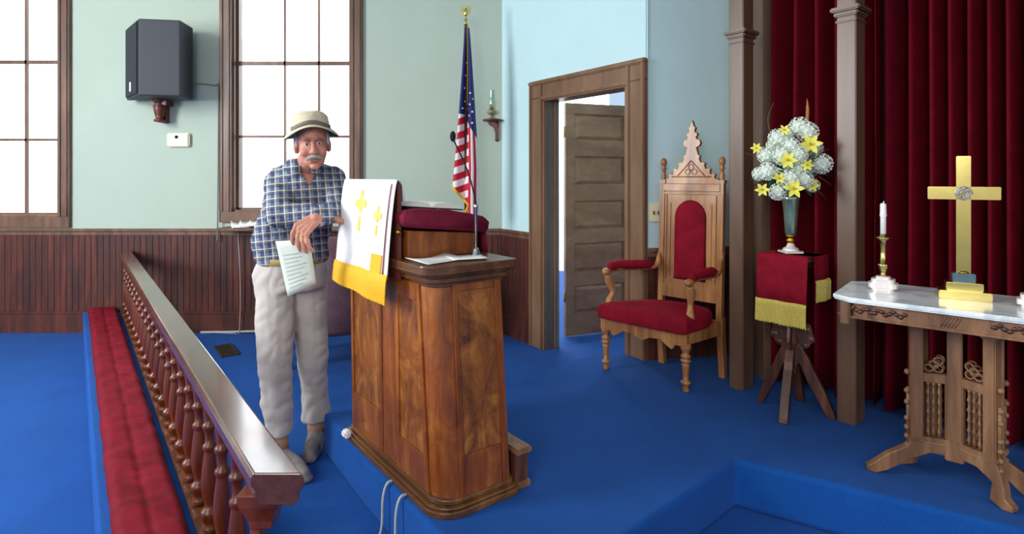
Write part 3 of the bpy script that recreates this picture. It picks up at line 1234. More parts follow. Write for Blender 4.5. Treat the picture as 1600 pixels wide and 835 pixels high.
# apron with carved drops
b = BM()
outl = [(-hw - 0.02, 0.34), (-hw - 0.02, 0.255), (-hw + 0.05, 0.255), (-hw + 0.07, 0.225), (-hw + 0.09, 0.235), (-0.12, 0.27), (-0.05, 0.262), (0, 0.235), (0.05, 0.262), (0.12, 0.27), (hw - 0.09, 0.235), (hw - 0.07, 0.225), (hw - 0.05, 0.255), (hw + 0.02, 0.255), (hw + 0.02, 0.34)]
prism_y(b, outl, -0.03, -0.005)
for sx in (-1, 1):
    m = frame2((sx * hw, 0, 0), (sx * 0.20 + SK - sx * hw, BD))
    ll = math.hypot(sx * 0.20 + SK - sx * hw, BD)
    box(b, (0, -0.012, 0.26), (ll, 0.012, 0.34), m)
box(b, (SK - 0.2, BD - 0.012, 0.26), (SK + 0.2, BD + 0.012, 0.34))
obj('apron', b, M['oak'], chair, bev=0.003)
# seat cushion
b = BM()
rings = []
fx = hw + 0.032
poly0 = [(-fx, -0.045), (-fx * 0.96, -0.062), (-fx * 0.5, -0.066), (0, -0.068), (fx * 0.5, -0.066), (fx * 0.96, -0.062), (fx, -0.045), (fx * 0.98, 0.0), (SK + 0.225, BD - 0.02), (SK, BD - 0.01), (SK - 0.225, BD - 0.02), (-fx * 0.98, 0.0)]
cx, cy = SK * 0.5, BD * 0.45
for e, z in ((0.97, 0.322), (1.0, 0.330), (1.01, 0.36), (1.0, 0.395), (0.97, 0.412), (0.85, 0.424), (0.5, 0.436), (0.1, 0.44)):
    rings.append([(cx + (x - cx) * e, cy + (y - cy) * e, z) for x, y in poly0])
quad_ring(b, rings)
o = obj('seat', b, M['velvet'], chair, smooth=True)
sb = o.modifiers.new('s', 'SUBSURF')
sb.levels = sb.render_levels = 2
# back: posts, frame, arched panel
lean = 0.04


def by_(z):
    return BD + max(0, z - 0.36) * lean


def back_piece(bm, outline, t0, t1):
    quad_ring(bm, [[(x + SK, by_(z) + t0, z) for x, z in outline], [(x + SK, by_(z) + t1, z) for x, z in outline]])


for sx in (-1, 1):
    b = BM()
    for x, r in ((sx * 0.193, 0.016),):
        quad_ring(b, [[(x + SK + a * 0.017, by_(z) + c * 0.018, z) for a, c in ((-1, -1), (1, -1), (1, 1), (-1, 1))] for z in (0.34, 0.8, 1.16)])
        quad_ring(b, [[(x + SK + a * 0.022, by_(z) + c * 0.022, z) for a, c in ((-1, -1), (1, -1), (1, 1), (-1, 1))] for z in (1.155, 1.175)])
    m = Matrix.Translation((sx * 0.193 + SK, by_(1.17), 1.17))
    lathe(b, [(0.016, 0.0), (0.012, 0.01), (0.017, 0.03), (0.012, 0.045), (0.011, 0.065), (0.019, 0.075), (0.012, 0.085), (0.017, 0.10), (0.021, 0.118), (0.016, 0.137), (0.002, 0.146)], m, 12)
    obj('back_post', b, M['oak'], chair)
b = BM()
# frame round the arched cushion, built as top, sides and bottom around an arch
fw, ah = 0.176, 0.104          # half width of the frame, half width of the arch
arch = [(ah * math.cos(a), 0.94 + ah * 1.05 * math.sin(a)) for a in [PI * k / 12 for k in range(13)]]
rt = [(fw, 0.44), (fw, 1.13)]
# right half and left half as polygons
for s in (1, -1):
    pl = [(s * fw, 0.50), (s * fw, 1.12), (0, 1.12)] + [(s * x, z) for x, z in reversed(arch[:7])] + [(s * ah, 0.555), (0, 0.555), (0, 0.50)]
    if s < 0:
        pl = list(reversed(pl))
    back_piece(b, pl, -0.012, 0.012)
back_piece(b, [(-0.176, 0.44), (0.176, 0.44), (0.176, 0.52), (-0.176, 0.52)], -0.018, 0.014)
back_piece(b, [(-0.19, 1.105), (0.19, 1.105), (0.19, 1.15), (-0.19, 1.15)], -0.022, 0.014)
back_piece(b, [(-0.195, 1.085), (0.195, 1.085), (0.195, 1.098), (-0.195, 1.098)], -0.02, 0.01)
for s in (1, -1):
    back_piece(b, [(s * 0.135 - 0.004, 0.57), (s * 0.135 + 0.004, 0.57), (s * 0.135 + 0.004, 1.03), (s * 0.135 - 0.004, 1.03)], -0.018, -0.01)
    back_piece(b, [(s * 0.163 - 0.005, 0.55), (s * 0.163 + 0.005, 0.55), (s * 0.163 + 0.005, 1.08), (s * 0.163 - 0.005, 1.08)], -0.02, -0.01)
obj('back_frame', b, M['oak'], chair, bev=0.002)
b = BM()
outl = [(ah * 0.97, 0.56)] + [(x * 0.97, z) for x, z in arch] + [(-ah * 0.97, 0.56)]
rings = []
for e, t in ((1.0, -0.008), (1.0, -0.018), (0.93, -0.026), (0.6, -0.032)):
    rings.append([(x * e + SK, by_(0.80 + (z - 0.80) * e) + t, 0.80 + (z - 0.80) * e) for x, z in outl])
quad_ring(b, rings)
obj('back_cushion', b, M['velvet'], chair, smooth=True)
# gothic crest with crockets, a pierced trefoil field and a finial
b = BM()
half = [(0.176, 1.15), (0.176, 1.172), (0.168, 1.186), (0.158, 1.180), (0.150, 1.196), (0.158, 1.210), (0.140, 1.216), (0.126, 1.208), (0.118, 1.226), (0.126, 1.242), (0.106, 1.248),
        (0.094, 1.242), (0.084, 1.262), (0.090, 1.278), (0.072, 1.286), (0.060, 1.282), (0.050, 1.305), (0.056, 1.322), (0.040, 1.334), (0.036, 1.355), (0.030, 1.375), (0.050, 1.385), (0.058, 1.402), (0.050, 1.422), (0.032, 1.428), (0.026, 1.44), (0.036, 1.450), (0.032, 1.468),
        (0.020, 1.468), (0.018, 1.485), (0.024, 1.498), (0.012, 1.51), (0.006, 1.53), (0, 1.545)]
outl = half + [(-x, z) for x, z in reversed(half[:-1])]
back_piece(b, outl, -0.013, 0.013)
obj('crest', b, M['oak'], chair, bev=0.002)
b = BM()
def bar(x0, z0, x1, z1, r=0.004):
    tube(b, [(x0 + SK, by_(z0) - 0.014, z0), (x1 + SK, by_(z1) - 0.014, z1)], r, 6)
bar(-0.13, 1.195, 0.13, 1.195, 0.005)
bar(-0.09, 1.20, 0, 1.295)
bar(0.09, 1.20, 0, 1.295)
for a0, c in ((0, (0, 1.255)), (0, (-0.022, 1.225)), (0, (0.022, 1.225))):
    ring = [(c[0] + SK + 0.017 * math.cos(2 * PI * k / 12), by_(c[1]) - 0.014, c[1] + 0.017 * math.sin(2 * PI * k / 12)) for k in range(13)]
    tube(b, ring, 0.003, 6)
obj('tracery', b, M['oak'], chair)
for sx in (-1, 1):
    # arms: curved oak support, sloping arm with a velvet pad
    x0 = sx * (hw - 0.005)
    xb = SK + sx * 0.205
    b = BM()
    fy, bk = 0.075, BD + 0.01
    g = curve_pts([(x0, 0.05, 0.34), (x0 + sx * 0.012, 0.04, 0.41), (x0 - sx * 0.0, 0.065, 0.47), (x0 + sx * 0.012, 0.05, 0.53), (x0 + sx * 0.016, 0.03, 0.585)], 5)
    tube(b, g, [0.022 + 0.005 * math.sin(i * 0.5) for i in range(len(g))], 8)
    ball(b, (x0 + sx * 0.016, 0.018, 0.603), (0.026, 0.03, 0.024), sub=2)
    obj('arm_support', b, M['oak'], chair)
    b = BM()
    g = curve_pts([(x0 + sx * 0.016, 0.01, 0.60), (x0 + sx * 0.008, 0.14, 0.612), (xb, bk - 0.08, 0.63), (xb - sx * 0.002, bk - 0.02, 0.69), (xb - sx * 0.004, bk + 0.01, 0.74)], 5)
    tube(b, g, [0.018] * 14 + [0.015] * (len(g) - 14), 8)
    obj('arm', b, M['oak'], chair)
    b = BM()
    g = [Vector((x0 + sx * 0.016, 0.045, 0.622)), Vector((x0 + sx * 0.014, 0.06, 0.63)), Vector((x0 + sx * 0.008, 0.14, 0.636)), Vector((xb, bk - 0.13, 0.648)), Vector((xb, bk - 0.09, 0.646))]
    tube(b, g, [0.012, 0.027, 0.029, 0.027, 0.012], 10)
    obj('arm_pad', b, M['velvet'], chair)

# ================================================================== FLOWER STAND
SO = Vector((1.435, 2.95, 0.2))
SR = math.atan2(CD.y, CD.x)
stand = thing('plant_stand', 'small carved wooden pedestal stand on splayed legs before the curtain', 'stand', SO, SR)
Rinv = Matrix.Rotation(-SR, 3, 'Z')
b = BM()
box(b, (-0.125, -0.10, 0.775), (0.125, 0.10, 0.80), bev=0.005)
box(b, (-0.11, -0.085, 0.745), (0.11, 0.085, 0.775), bev=0.006)
obj('stand_top', b, M['standwood'], stand)
b = BM()
lathe(b, [(0.012, 0.18), (0.03, 0.20), (0.022, 0.22), (0.034, 0.25), (0.022, 0.28), (0.03, 0.33), (0.036, 0.36), (0.02, 0.40), (0.028, 0.46), (0.02, 0.5), (0.03, 0.56), (0.018, 0.62), (0.024, 0.7), (0.04, 0.745)])
obj('pedestal', b, M['standwood'], stand)
tips = [Vector((1.317, 3.06, 0)), Vector((1.312, 2.785, 0)), Vector((1.585, 2.84, 0)), Vector((1.54, 3.07, 0))]
for tp in tips:
    d = Rinv @ (tp - Vector((SO.x, SO.y, 0)))
    r = d.length
    a = math.atan2(d.y, d.x)
    m = Matrix.Rotation(a, 4, 'Z')
    b = BM()
    outl = [(r - 0.012, 0), (r + 0.012, 0.004), (r + 0.005, 0.03), (r * 0.83, 0.12), (r * 0.62, 0.20), (r * 0.52, 0.235), (r * 0.45, 0.27), (r * 0.30, 0.32), (0.03, 0.35), (0.015, 0.35), (0.015, 0.27), (r * 0.22, 0.24), (r * 0.38, 0.17), (r * 0.62, 0.09), (r * 0.85, 0.012)]
    prism_y(b, outl, -0.020, 0.020, m)
    obj('leg', b, M['standwood'], stand, bev=0.003)
    b = BM()
    for (xx, zz2, rr) in ((0.06, 0.34, 0.018), (0.085, 0.375, 0.022), (0.07, 0.42, 0.022)):
        ball(b, (xx, 0, zz2), (rr, 0.01, rr), m, 2)
    prism_y(b, [(0.012, 0.30), (0.08, 0.34), (0.10, 0.39), (0.085, 0.45), (0.05, 0.46), (0.012, 0.42)], -0.007, 0.007, m)
    obj('scroll_bracket', b, M['standwood'], stand)


def drape(parent, x0, x1, side, top_in, drop_v, drop_f, name_base, flare=0.008, depth=0.1):
    """velvet runner over the stand with a fringed end. side = -y (front) or +x"""
    def P(u, k, off=0.0):
        # k: distance along the runner, 0 at the top's edge, negative on the top
        if k <= 0:
            a, z = depth + k, 0.803 + off
            a = depth + k
        else:
            a, z = depth + 0.006 + flare * k / 0.2 + off + 0.004 * math.sin(u * 55) * min(1, k * 8), 0.803 - k
        if side == 'front':
            return Vector((u, -a, z))
        return Vector((a, u, z))
    bb = BM()
    rows = []
    for i in range(21):
        u = x0 + (x1 - x0) * i / 20
        rows.append([P(u, k) for k in (-top_in, -top_in * 0.5, -0.01, 0.0, 0.008, 0.03, drop_v * 0.3, drop_v * 0.6, drop_v)])
    quad_ring(bb, rows, cap=False, closed=False)
    o = obj('velvet_drop', bb, M['velvet'], parent, smooth=True)
    s = o.modifiers.new('t', 'SOLIDIFY')
    s.thickness = 0.004
    bb = BM()
    rows = []
    for i in range(70):
        u = x0 + (x1 - x0) * i / 69
        wv = 0.004 if i % 2 else 0
        rows.append([P(u, drop_v - 0.008, 0.004), P(u, drop_v + 0.01, 0.006 + wv), P(u, (drop_v + drop_f) / 2, 0.004 + wv), P(u + random.uniform(-.002, .002), drop_f - (0.006 if i % 3 else 0), 0.002 + wv)])
    quad_ring(bb, rows, cap=False, closed=False)
    o = obj('gold_fringe', bb, M['fringe'], parent)
    s = o.modifiers.new('t', 'SOLIDIFY')
    s.thickness = 0.004


random.seed(4)
clo = thing('stand_cloth', 'crimson velvet cover with gold fringe draped over the small flower stand', 'cloth', SO, SR)
drape(clo, -0.128, 0.128, 'front', 0.2, 0.235, 0.345, 'f', 0.012, 0.106)
drape(clo, -0.05, 0.105, 'side', 0.2, 0.125, 0.225, 's', 0.006, 0.128)

# vase
SV = Vector((1.425, 2.945, 1.008))
vase = thing('flower_vase', 'slim silvery green trumpet vase with gilt foot on the velvet covered stand', 'vase', SV)
b = BM()
prism(b, round_poly(-0.047, -0.047, 0.047, 0.047, 0.008, 3), 0.0, 0.01)
lathe(b, [(0.042, 0.01), (0.036, 0.022), (0.022, 0.03), (0.018, 0.04), (0.013, 0.052)])
obj('vase_foot', b, M['candlebase'], vase)
b = BM()
lathe(b, [(0.012, 0.045), (0.02, 0.055), (0.024, 0.063), (0.014, 0.072), (0.02, 0.08), (0.026, 0.088)])
obj('gilt_knop', b, M['brassdark'], vase)
b = BM()
lathe(b, [(0.022, 0.086), (0.027, 0.10), (0.031, 0.16), (0.035, 0.22), (0.041, 0.27), (0.046, 0.285), (0.042, 0.287), (0.036, 0.27), (0.0, 0.268)])
obj('vase_body', b, M['vase'], vase)

# bouquet
rnd = random.Random(11)
bq = thing('flower_bouquet', 'full bouquet of pale round blooms and yellow lilies filling the slim vase', 'flowers', SV + Vector((0, 0, 0.27)))
BQ = SV + Vector((0, 0, 0.27))


def bloomer(c, r, seed):
    bb = BM()
    rn = random.Random(seed)
    ball(bb, c, r * 0.72, sub=2)
    n = 46
    for i in range(n):
        y = 1 - 2 * (i + 0.5) / n
        q = math.sqrt(1 - y * y)
        a = i * 2.39996
        d = Vector((q * math.cos(a), q * math.sin(a), y))
        x, yv = frame_from(d)
        tw = rn.uniform(0, 1.5)
        cpt = c + d * r * 0.86
        for kk in range(4):
            an = tw + kk * PI / 2
            e = x * math.cos(an) + yv * math.sin(an)
            f2 = x * -math.sin(an) + yv * math.cos(an)
            v = [cpt - d * 0.002, cpt + (e + f2 * 0.55) * r * 0.16 + d * r * 0.05, cpt + e * r * 0.26 + d * r * 0.10, cpt + (e - f2 * 0.55) * r * 0.16 + d * r * 0.05]
            bb.faces.new([bb.verts.new(p) for p in v])
    return bb


def on_bq(px, py, Y):
    return W(px, py, Y) - BQ


blooms = [(1249, 198, 17, 2.92), (1262, 207, 18, 2.87), (1216, 216, 17, 2.88), (1236, 228, 15, 2.82), (1197, 243, 15, 2.88), (1222, 243, 16, 2.80), (1247, 243, 16, 2.80),
          (1284, 256, 18, 2.86), (1199, 268, 16, 2.82), (1186, 272, 12, 2.92), (1235, 280, 17, 2.78), (1256, 281, 16, 2.79), (1215, 300, 15, 2.82), (1250, 262, 13, 2.84), (1208, 228, 12, 2.95),
          (1230, 212, 12, 2.95), (1275, 232, 12, 2.98), (1270, 290, 12, 2.95), (1240, 250, 18, 2.95), (1225, 265, 15, 3.05), (1255, 240, 16, 3.07), (1215, 245, 14, 3.08), (1265, 265, 14, 3.05)]
for i, (px, py, rp, Y) in enumerate(blooms):
    c = on_bq(px, py, Y)
    o = obj('round_bloom', bloomer(c, rp / 900 * Y * 0.95, i), M['bloom'], bq)
lil = [(1267, 226, 15, 2.80), (1231, 251, 13, 2.74), (1240, 296, 14, 2.74), (1262, 258, 9, 2.78), (1191, 297, 10, 2.80), (1270, 290, 9, 2.80), (1217, 279, 9, 2.76), (1182, 232, 8, 2.88), (1226, 203, 8, 2.84)]
for i, (px, py, rp, Y) in enumerate(lil):
    c = on_bq(px, py, Y)
    r = rp / 900 * Y
    d = (Vector((0, 0, 1.45)) - W(px, py, Y) + Vector((rnd.uniform(-.6, .6), 0, rnd.uniform(-.2, .8)))).normalized()
    x, y = frame_from(d)
    bb = BM()
    for k in range(6):
        a = k * PI / 3 + rnd.uniform(-.1, .1)
        e = x * math.cos(a) + y * math.sin(a)
        f2 = -x * math.sin(a) + y * math.cos(a)
        rows = []
        for t in (0, 0.25, 0.5, 0.75, 1.0):
            wd = 0.28 * math.sin(PI * (0.12 + 0.86 * t)) * r
            p = c + e * r * 1.15 * t + d * (r * 0.55 * math.sin(PI * 0.5 * t) - r * 0.25 * t * t)
            rows.append([p - f2 * wd, p - d * wd * 0.25, p + f2 * wd])
        quad_ring(bb, rows, cap=False, closed=False)
    o = obj('lily', bb, M['lily'], bq, smooth=True)
    part_label(o, 'yellow lily')
    bb = BM()
    for k in range(5):
        a = k * 1.256
        tube(bb, [c, c + d * r * 0.5 + (x * math.cos(a) + y * math.sin(a)) * r * 0.18], r * 0.05, 5)
    ball(bb, c + d * r * 0.08, r * 0.18, sub=1)
    obj('stamens', bb, M['lilyheart'], o)
# leaves
for i in range(44):
    a = rnd.uniform(0, 2 * PI)
    el = rnd.uniform(-0.5, 1.2)
    d = Vector((math.cos(a) * math.cos(el), math.sin(a) * math.cos(el), math.sin(el)))
    st0 = Vector((0.0, 0, 0.12)) + d * rnd.uniform(0.06, 0.10)
    ln = rnd.uniform(0.08, 0.12)
    x, y = frame_from(d)
    wd = rnd.uniform(0.012, 0.02)
    bb = BM()
    rows = []
    for t in (0, 0.2, 0.45, 0.7, 0.9, 1):
        p = st0 + d * ln * t + Vector((0, 0, -0.03 * t * t))
        q = wd * math.sin(PI * (0.05 + 0.93 * t))
        rows.append([p - x * q, p - y * q * 0.3, p + x * q])
    quad_ring(bb, rows, cap=False, closed=False)
    obj('leaf', bb, M['leaf'], bq, smooth=True)
# stems down into the vase
for i in range(7):
    a = i * 0.9
    bb = BM()
    tube(bb, curve_pts([(0.012 * math.cos(a), 0.012 * math.sin(a), -0.02), (0.02 * math.cos(a), 0.02 * math.sin(a), 0.05), (0.07 * math.cos(a), 0.07 * math.sin(a), 0.15)], 4), 0.003, 6)
    obj('stem', bb, M['leaf'], bq)
for pts in ([(1228, 240, 2.95), (1206, 212, 2.95), (1200, 185, 2.95), (1209, 160, 2.95)], [(1205, 255, 2.93), (1188, 246, 2.93), (1176, 243, 2.93), (1166, 240, 2.93)],
            [(1262, 258, 2.95), (1282, 240, 2.95), (1296, 232, 2.95)], [(1280, 276, 2.95), (1300, 290, 2.95), (1285, 250, 2.95)][:2]):
    bb = BM()
    g = curve_pts([on_bq(*p) for p in pts], 5)
    tube(bb, g, [0.0028 * (1 - 0.7 * i / len(g)) for i in range(len(g))], 6)
    obj('twig', bb, M['twig'], bq)
bb = BM()
g = curve_pts([on_bq(1258, 215, 3.0), on_bq(1261, 190, 3.0), on_bq(1262, 170, 3.0), on_bq(1261, 154, 3.0)], 4)
tube(bb, g, [0.002, 0.003, 0.004, 0.006, 0.008, 0.0085, 0.009, 0.009, 0.008, 0.007, 0.005, 0.003, 0.001], 8)
obj('plume', bb, M['plume'], bq)

# ================================================================== MARBLE TABLE
TU = Vector((0.76, -0.65, 0)).normalized()
TC = Vector((1.715, 2.23, 0.2))
TR = math.atan2(TU.y, TU.x)
tab = thing('altar_table', 'carved oak altar table with a white marble top before the curtain', 'table', TC, TR)
hx, hy = 0.385, 0.228
b = BM()


def clip_poly(e, c=0.05, n=6):
    """rectangle with hollowed clipped corners"""
    X, Yh = hx + e, hy + e
    out = []
    for sx, sy in ((-1, -1), (1, -1), (1, 1), (-1, 1)):
        p, q = ((X - c * 1.3) * sx, Yh * sy), (X * sx, (Yh - c) * sy)
        if sx * sy > 0:
            seq = [q, p] if (sx, sy) == (-1, -1) else [q, p]
        else:
            seq = [p, q]
        for k in range(3):
            t = k / 2
            out.append((seq[0][0] + (seq[1][0] - seq[0][0]) * t, seq[0][1] + (seq[1][1] - seq[0][1]) * t))
    return out


for e, z0, z1, in ((-0.004, 0.700, 0.706), (0.0, 0.706, 0.722)):
    prism(b, clip_poly(e), z0, z1)
obj('marble_top', b, M['marble'], tab, bev=0.003)
b = BM()
prism(b, clip_poly(-0.022, 0.045), 0.640, 0.700)
prism(b, clip_poly(-0.014, 0.045), 0.638, 0.647)
for sx in (-1, 1):
    for sy in (-1, 1):
        box(b, (sx * (hx - 0.05) - 0.018, sy * (hy - 0.022) - 0.012, 0.61), (sx * (hx - 0.05) + 0.018, sy * (hy - 0.022) + 0.012, 0.70), bev=0.004)
obj('apron', b, M['tableoak'], tab, bev=0.003)
b = BM()
rn = random.Random(5)
for (xa, xb) in ((-0.32, -0.14), (0.12, 0.32)):
    for k in range(16):
        xx = xa + (xb - xa) * k / 15
        ball(b, (xx, -hy + 0.022, 0.673 + 0.008 * math.sin(k * 1.7)), (0.012, 0.004, 0.009), sub=1)
for k in range(5):
    tube(b, [(0.0 + 0.01 * k - 0.03, -hy + 0.022, 0.652), (0.02 + 0.01 * k - 0.03, -hy + 0.022, 0.69)], 0.002, 5)
obj('carved_frieze', b, M['standwood'], tab)['kind'] = 'stuff'
Ti = Matrix.Rotation(-TR, 3, 'Z')
ftips = [Vector((1.46, 2.35, 0)), Vector((1.782, 2.055, 0)), Vector((1.95, 2.12, 0)), Vector((1.63, 2.42, 0))]
cols = []
for i, tp in enumerate(ftips):
    d = Ti @ (tp - Vector((TC.x, TC.y, 0)))
    r = d.length
    m = Matrix.Rotation(math.atan2(d.y, d.x), 4, 'Z')
    rcx = (0.125, 0.125, 0.125, 0.125)[i]
    # foot
    b = BM()
    outl = [(r - 0.02, 0.0), (r + 0.012, 0.004), (r + 0.014, 0.022), (r - 0.01, 0.04), (rcx + 0.10, 0.085) if r > 0.24 else (rcx + 0.05, 0.075), (rcx + 0.035, 0.13), (rcx + 0.02, 0.16), (0.02, 0.16), (0.02, 0.125), (rcx - 0.04, 0.115), (rcx + 0.01, 0.085), (r - 0.06, 0.02)]
    prism_y(b, outl, -0.019, 0.019, m)
    obj('foot', b, M['tableoak'], tab, bev=0.004)
    b = BM()
    box(b, (rcx - 0.02, -0.02, 0.16), (rcx + 0.022, 0.02, 0.64), m, 0.004)
    box(b, (rcx - 0.026, -0.026, 0.155), (rcx + 0.03, 0.026, 0.175), m, 0.004)
    box(b, (rcx - 0.026, -0.026, 0.60), (rcx + 0.03, 0.026, 0.64), m, 0.004)
    obj('column', b, M['tableoak'], tab)
    b = BM()
    for zz2 in (0.13, 0.165, 0.20, 0.235, 0.30, 0.345, 0.42):
        ball(b, (rcx + 0.03, 0, zz2), (0.011, 0.013, 0.012), m, 2)
    tube(b, [m @ Vector((rcx + 0.026, 0, 0.17)), m @ Vector((rcx + 0.026, 0, 0.36))], 0.007, 8)
    obj('outer_spindle', b, M['tableoak'], tab)
    b = BM()
    box(b, (0.02, -0.015, 0.115), (rcx - 0.015, 0.015, 0.175), m, 0.003)
    box(b, (0.02, -0.010, 0.39), (rcx - 0.015, 0.010, 0.425), m, 0.003)
    box(b, (0.02, -0.006, 0.17), (0.032, 0.006, 0.40), m)
    obj('panel_frame', b, M['tableoak'], tab)
    b = BM()
    for xx in (0.05, 0.068, 0.086):
        pr = []
        for k in range(23):
            z = 0.178 + 0.21 * k / 22
            pr.append((0.0045 + 0.004 * (k % 4 == 2), z))
        lathe(b, pr, m @ Matrix.Translation((xx, 0, 0)), 8)
    obj('spindle_screen', b, M['tableoak'], tab)
    b = BM()
    for (xx, zz2) in ((0.052, 0.445), (0.083, 0.445), (0.052, 0.475), (0.067, 0.46)):
        ring = [m @ Vector((xx + 0.015 * math.cos(2 * PI * k / 10), 0, zz2 + 0.014 * math.sin(2 * PI * k / 10))) for k in range(11)]
        tube(b, ring, 0.004, 6)
    obj('pierced_spandrel', b, M['tableoak'], tab)
b = BM()
box(b, (-0.024, -0.024, 0.12), (0.024, 0.024, 0.64), bev=0.004)
box(b, (-0.03, -0.03, 0.10), (0.03, 0.03, 0.18), bev=0.004)
obj('centre_column', b, M['tableoak'], tab)
TZ = 0.9225


def candlestick(c, label, grp):
    t = thing('candlestick', label, 'candlestick', c, TR, grp)
    b = BM()
    for hh, z0, z1 in ((0.040, 0, 0.012), (0.052, 0.012, 0.032), (0.042, 0.032, 0.048), (0.026, 0.048, 0.058)):
        prism(b, round_poly(-hh, -hh * 0.8, hh, hh * 0.8, hh * 0.5, 3), z0, z1)
    part_label(obj('base', b, M['candlebase'], t), 'brass base with highlights painted in')
    b = BM()
    lathe(b, [(0.008, 0.056), (0.013, 0.062), (0.010, 0.068), (0.013, 0.085), (0.018, 0.10), (0.021, 0.107), (0.011, 0.11), (0.0105, 0.16), (0.0105, 0.195), (0.012, 0.205), (0.018, 0.212), (0.026, 0.218), (0.027, 0.221), (0.016, 0.222), (0.012, 0.232), (0.010, 0.236)])
    obj('stem', b, M['brass'], t)
    b = BM()
    lathe(b, [(0.0105, 0.228), (0.0105, 0.305), (0.013, 0.312), (0.0115, 0.325), (0.0115, 0.355), (0.009, 0.362), (0.001, 0.364)])
    tube(b, [(0, 0, 0.362), (0.003, 0, 0.372)], 0.002, 5)
    obj('candle', b, M['candle'], t)
    return t


def on_table(px, v):
    """point on the table top along its axis, seen in direction px, offset v across"""
    k = (px - 800) / 900
    o = TC + Vector((0.65, 0.76, 0)).normalized() * v
    t = (k * o.y - o.x) / (TU.x - k * TU.y)
    p = o + TU * t
    return Vector((p.x, p.y, TZ))


candlestick(on_table(1380, 0.03), 'brass candlestick with white candle on the marble, between pillar and cross', 'altar candlesticks')
candlestick(on_table(1618, 0.0), 'brass candlestick on the far side of the cross, mostly out of view', 'altar candlesticks')
cp = on_table(1505, 0.05)
cr = thing('altar_cross', 'tall polished brass cross on a stepped base in the middle of the marble table', 'cross', cp, TR + 0.18)
b = BM()
box(b, (-0.082, -0.05, 0), (0.082, 0.05, 0.032), bev=0.003)
box(b, (-0.058, -0.036, 0.032), (0.058, 0.036, 0.064), bev=0.003)
obj('stepped_base', b, M['brass'], cr)
b = BM()
box(b, (-0.036, -0.024, 0.064), (0.036, 0.024, 0.098), bev=0.002)
part_label(obj('base_block', b, M['blueblock'], cr), 'blue-grey block under the shaft')
b = BM()
box(b, (-0.023, -0.009, 0.098), (0.023, 0.009, 0.555), bev=0.002)
box(b, (-0.114, -0.009, 0.385), (0.114, 0.009, 0.435), bev=0.002)
obj('cross_arms', b, M['brass'], cr)
b = BM()
for k in range(3):
    ring = [((0.010 + 0.008 * k) * math.cos(2 * PI * i / 16), -0.011, 0.41 + (0.010 + 0.008 * k) * math.sin(2 * PI * i / 16)) for i in range(17)]
    tube(b, ring, 0.002, 5)
for k in range(8):
    a = k * PI / 4
    tube(b, [(0.008 * math.cos(a), -0.011, 0.41 + 0.008 * math.sin(a)), (0.03 * math.cos(a), -0.011, 0.41 + 0.03 * math.sin(a))], 0.002, 5)
obj('medallion', b, M['steel'], cr)
b = BM()
lathe(b, [(0.02, 0.098), (0.014, 0.104), (0.012, 0.108)], Matrix.Translation((0, -0.006, 0)))
obj('collar', b, M['brassdark'], cr)

# ================================================================== FLAG
FP = Vector((-0.384, 4.8, 0))
fl = thing('flag_stand', 'tall flagpole with gold eagle top holding the folded american flag in the corner', 'flag', FP)
b = BM()
lathe(b, [(0.13, 0), (0.13, 0.02), (0.10, 0.035), (0.05, 0.05), (0.03, 0.09), (0.022, 0.10)])
obj('floor_base', b, M['brassdark'], fl)
b = BM()
lathe(b, [(0.013, 0.08), (0.013, 2.64), (0.016, 2.645), (0.016, 2.66), (0.008, 2.665)], seg=12)
obj('pole', b, M['standwood'], fl)
b = BM()
lathe(b, [(0.008, 2.66), (0.018, 2.67), (0.008, 2.68), (0.02, 2.70), (0.008, 2.715)], seg=12)
ball(b, (0, 0, 2.76), (0.018, 0.016, 0.035), sub=2)
ball(b, (0.004, -0.008, 2.80), 0.013, sub=2)
for s in (-1, 1):
    prism_y(b, [(s * 0.008, 2.735), (s * 0.03, 2.75), (s * 0.042, 2.79), (s * 0.038, 2.825), (s * 0.022, 2.79), (s * 0.008, 2.78)], -0.004, 0.006)
obj('eagle_finial', b, M['brass'], fl)


# flag cloth: vertical strips; hung from the pole top and gathered; v across stripes, h along the fly
def flag_pt(a, t):
    """a 0..1 round the gathered folds (0 = left outline), t 0..1 top to bottom"""
    z = 2.63 - 1.53 * t
    lft = -0.008 - 0.10 * min(1, t * 1.15) ** 1.3
    rgt = 0.030 + 0.075 * min(1, t * 1.3) ** 0.9
    x = lft + (rgt - lft) * a
    y = -0.03 - 0.035 * math.sin(a * 3 * PI + 0.6) * min(1, t * 2 + 0.25) - 0.012 * math.sin(a * 7 + t * 5)
    return x, y, z


def flag_patch(name, a0, a1, t0f, t1f, mat, na=10, nt=60, uvf=None, off=0.0):
    bb = BM()
    uvl = bb.loops.layers.uv.new('UVMap')
    grid = []
    for i in range(na + 1):
        a = a0 + (a1 - a0) * i / na
        col = []
        for k in range(nt + 1):
            t = t0f(a) + (t1f(a) - t0f(a)) * k / nt
            x, y, z = flag_pt(a, t)
            vtx = bb.verts.new((x, y - off, z))
            col.append((vtx, uvf(a, t) if uvf else (a, t)))
        grid.append(col)
    for i in range(na):
        for k in range(nt):
            q = (grid[i][k], grid[i + 1][k], grid[i + 1][k + 1], grid[i][k + 1])
            f = bb.faces.new([c[0] for c in q])
            for lp, c in zip(f.loops, q):
                lp[uvl].uv = c[1]
    bmesh_keep = bb
    me = bpy.data.meshes.new(name)
    for f in bb.faces:
        f.smooth = True
    bb.to_mesh(me)
    bb.free()
    me.materials.append(mat)
    o = bpy.data.objects.new(name, me)
    COL.objects.link(o)
    o.parent = fl
    s = o.modifiers.new('t', 'SOLIDIFY')
    s.thickness = 0.003
    return o


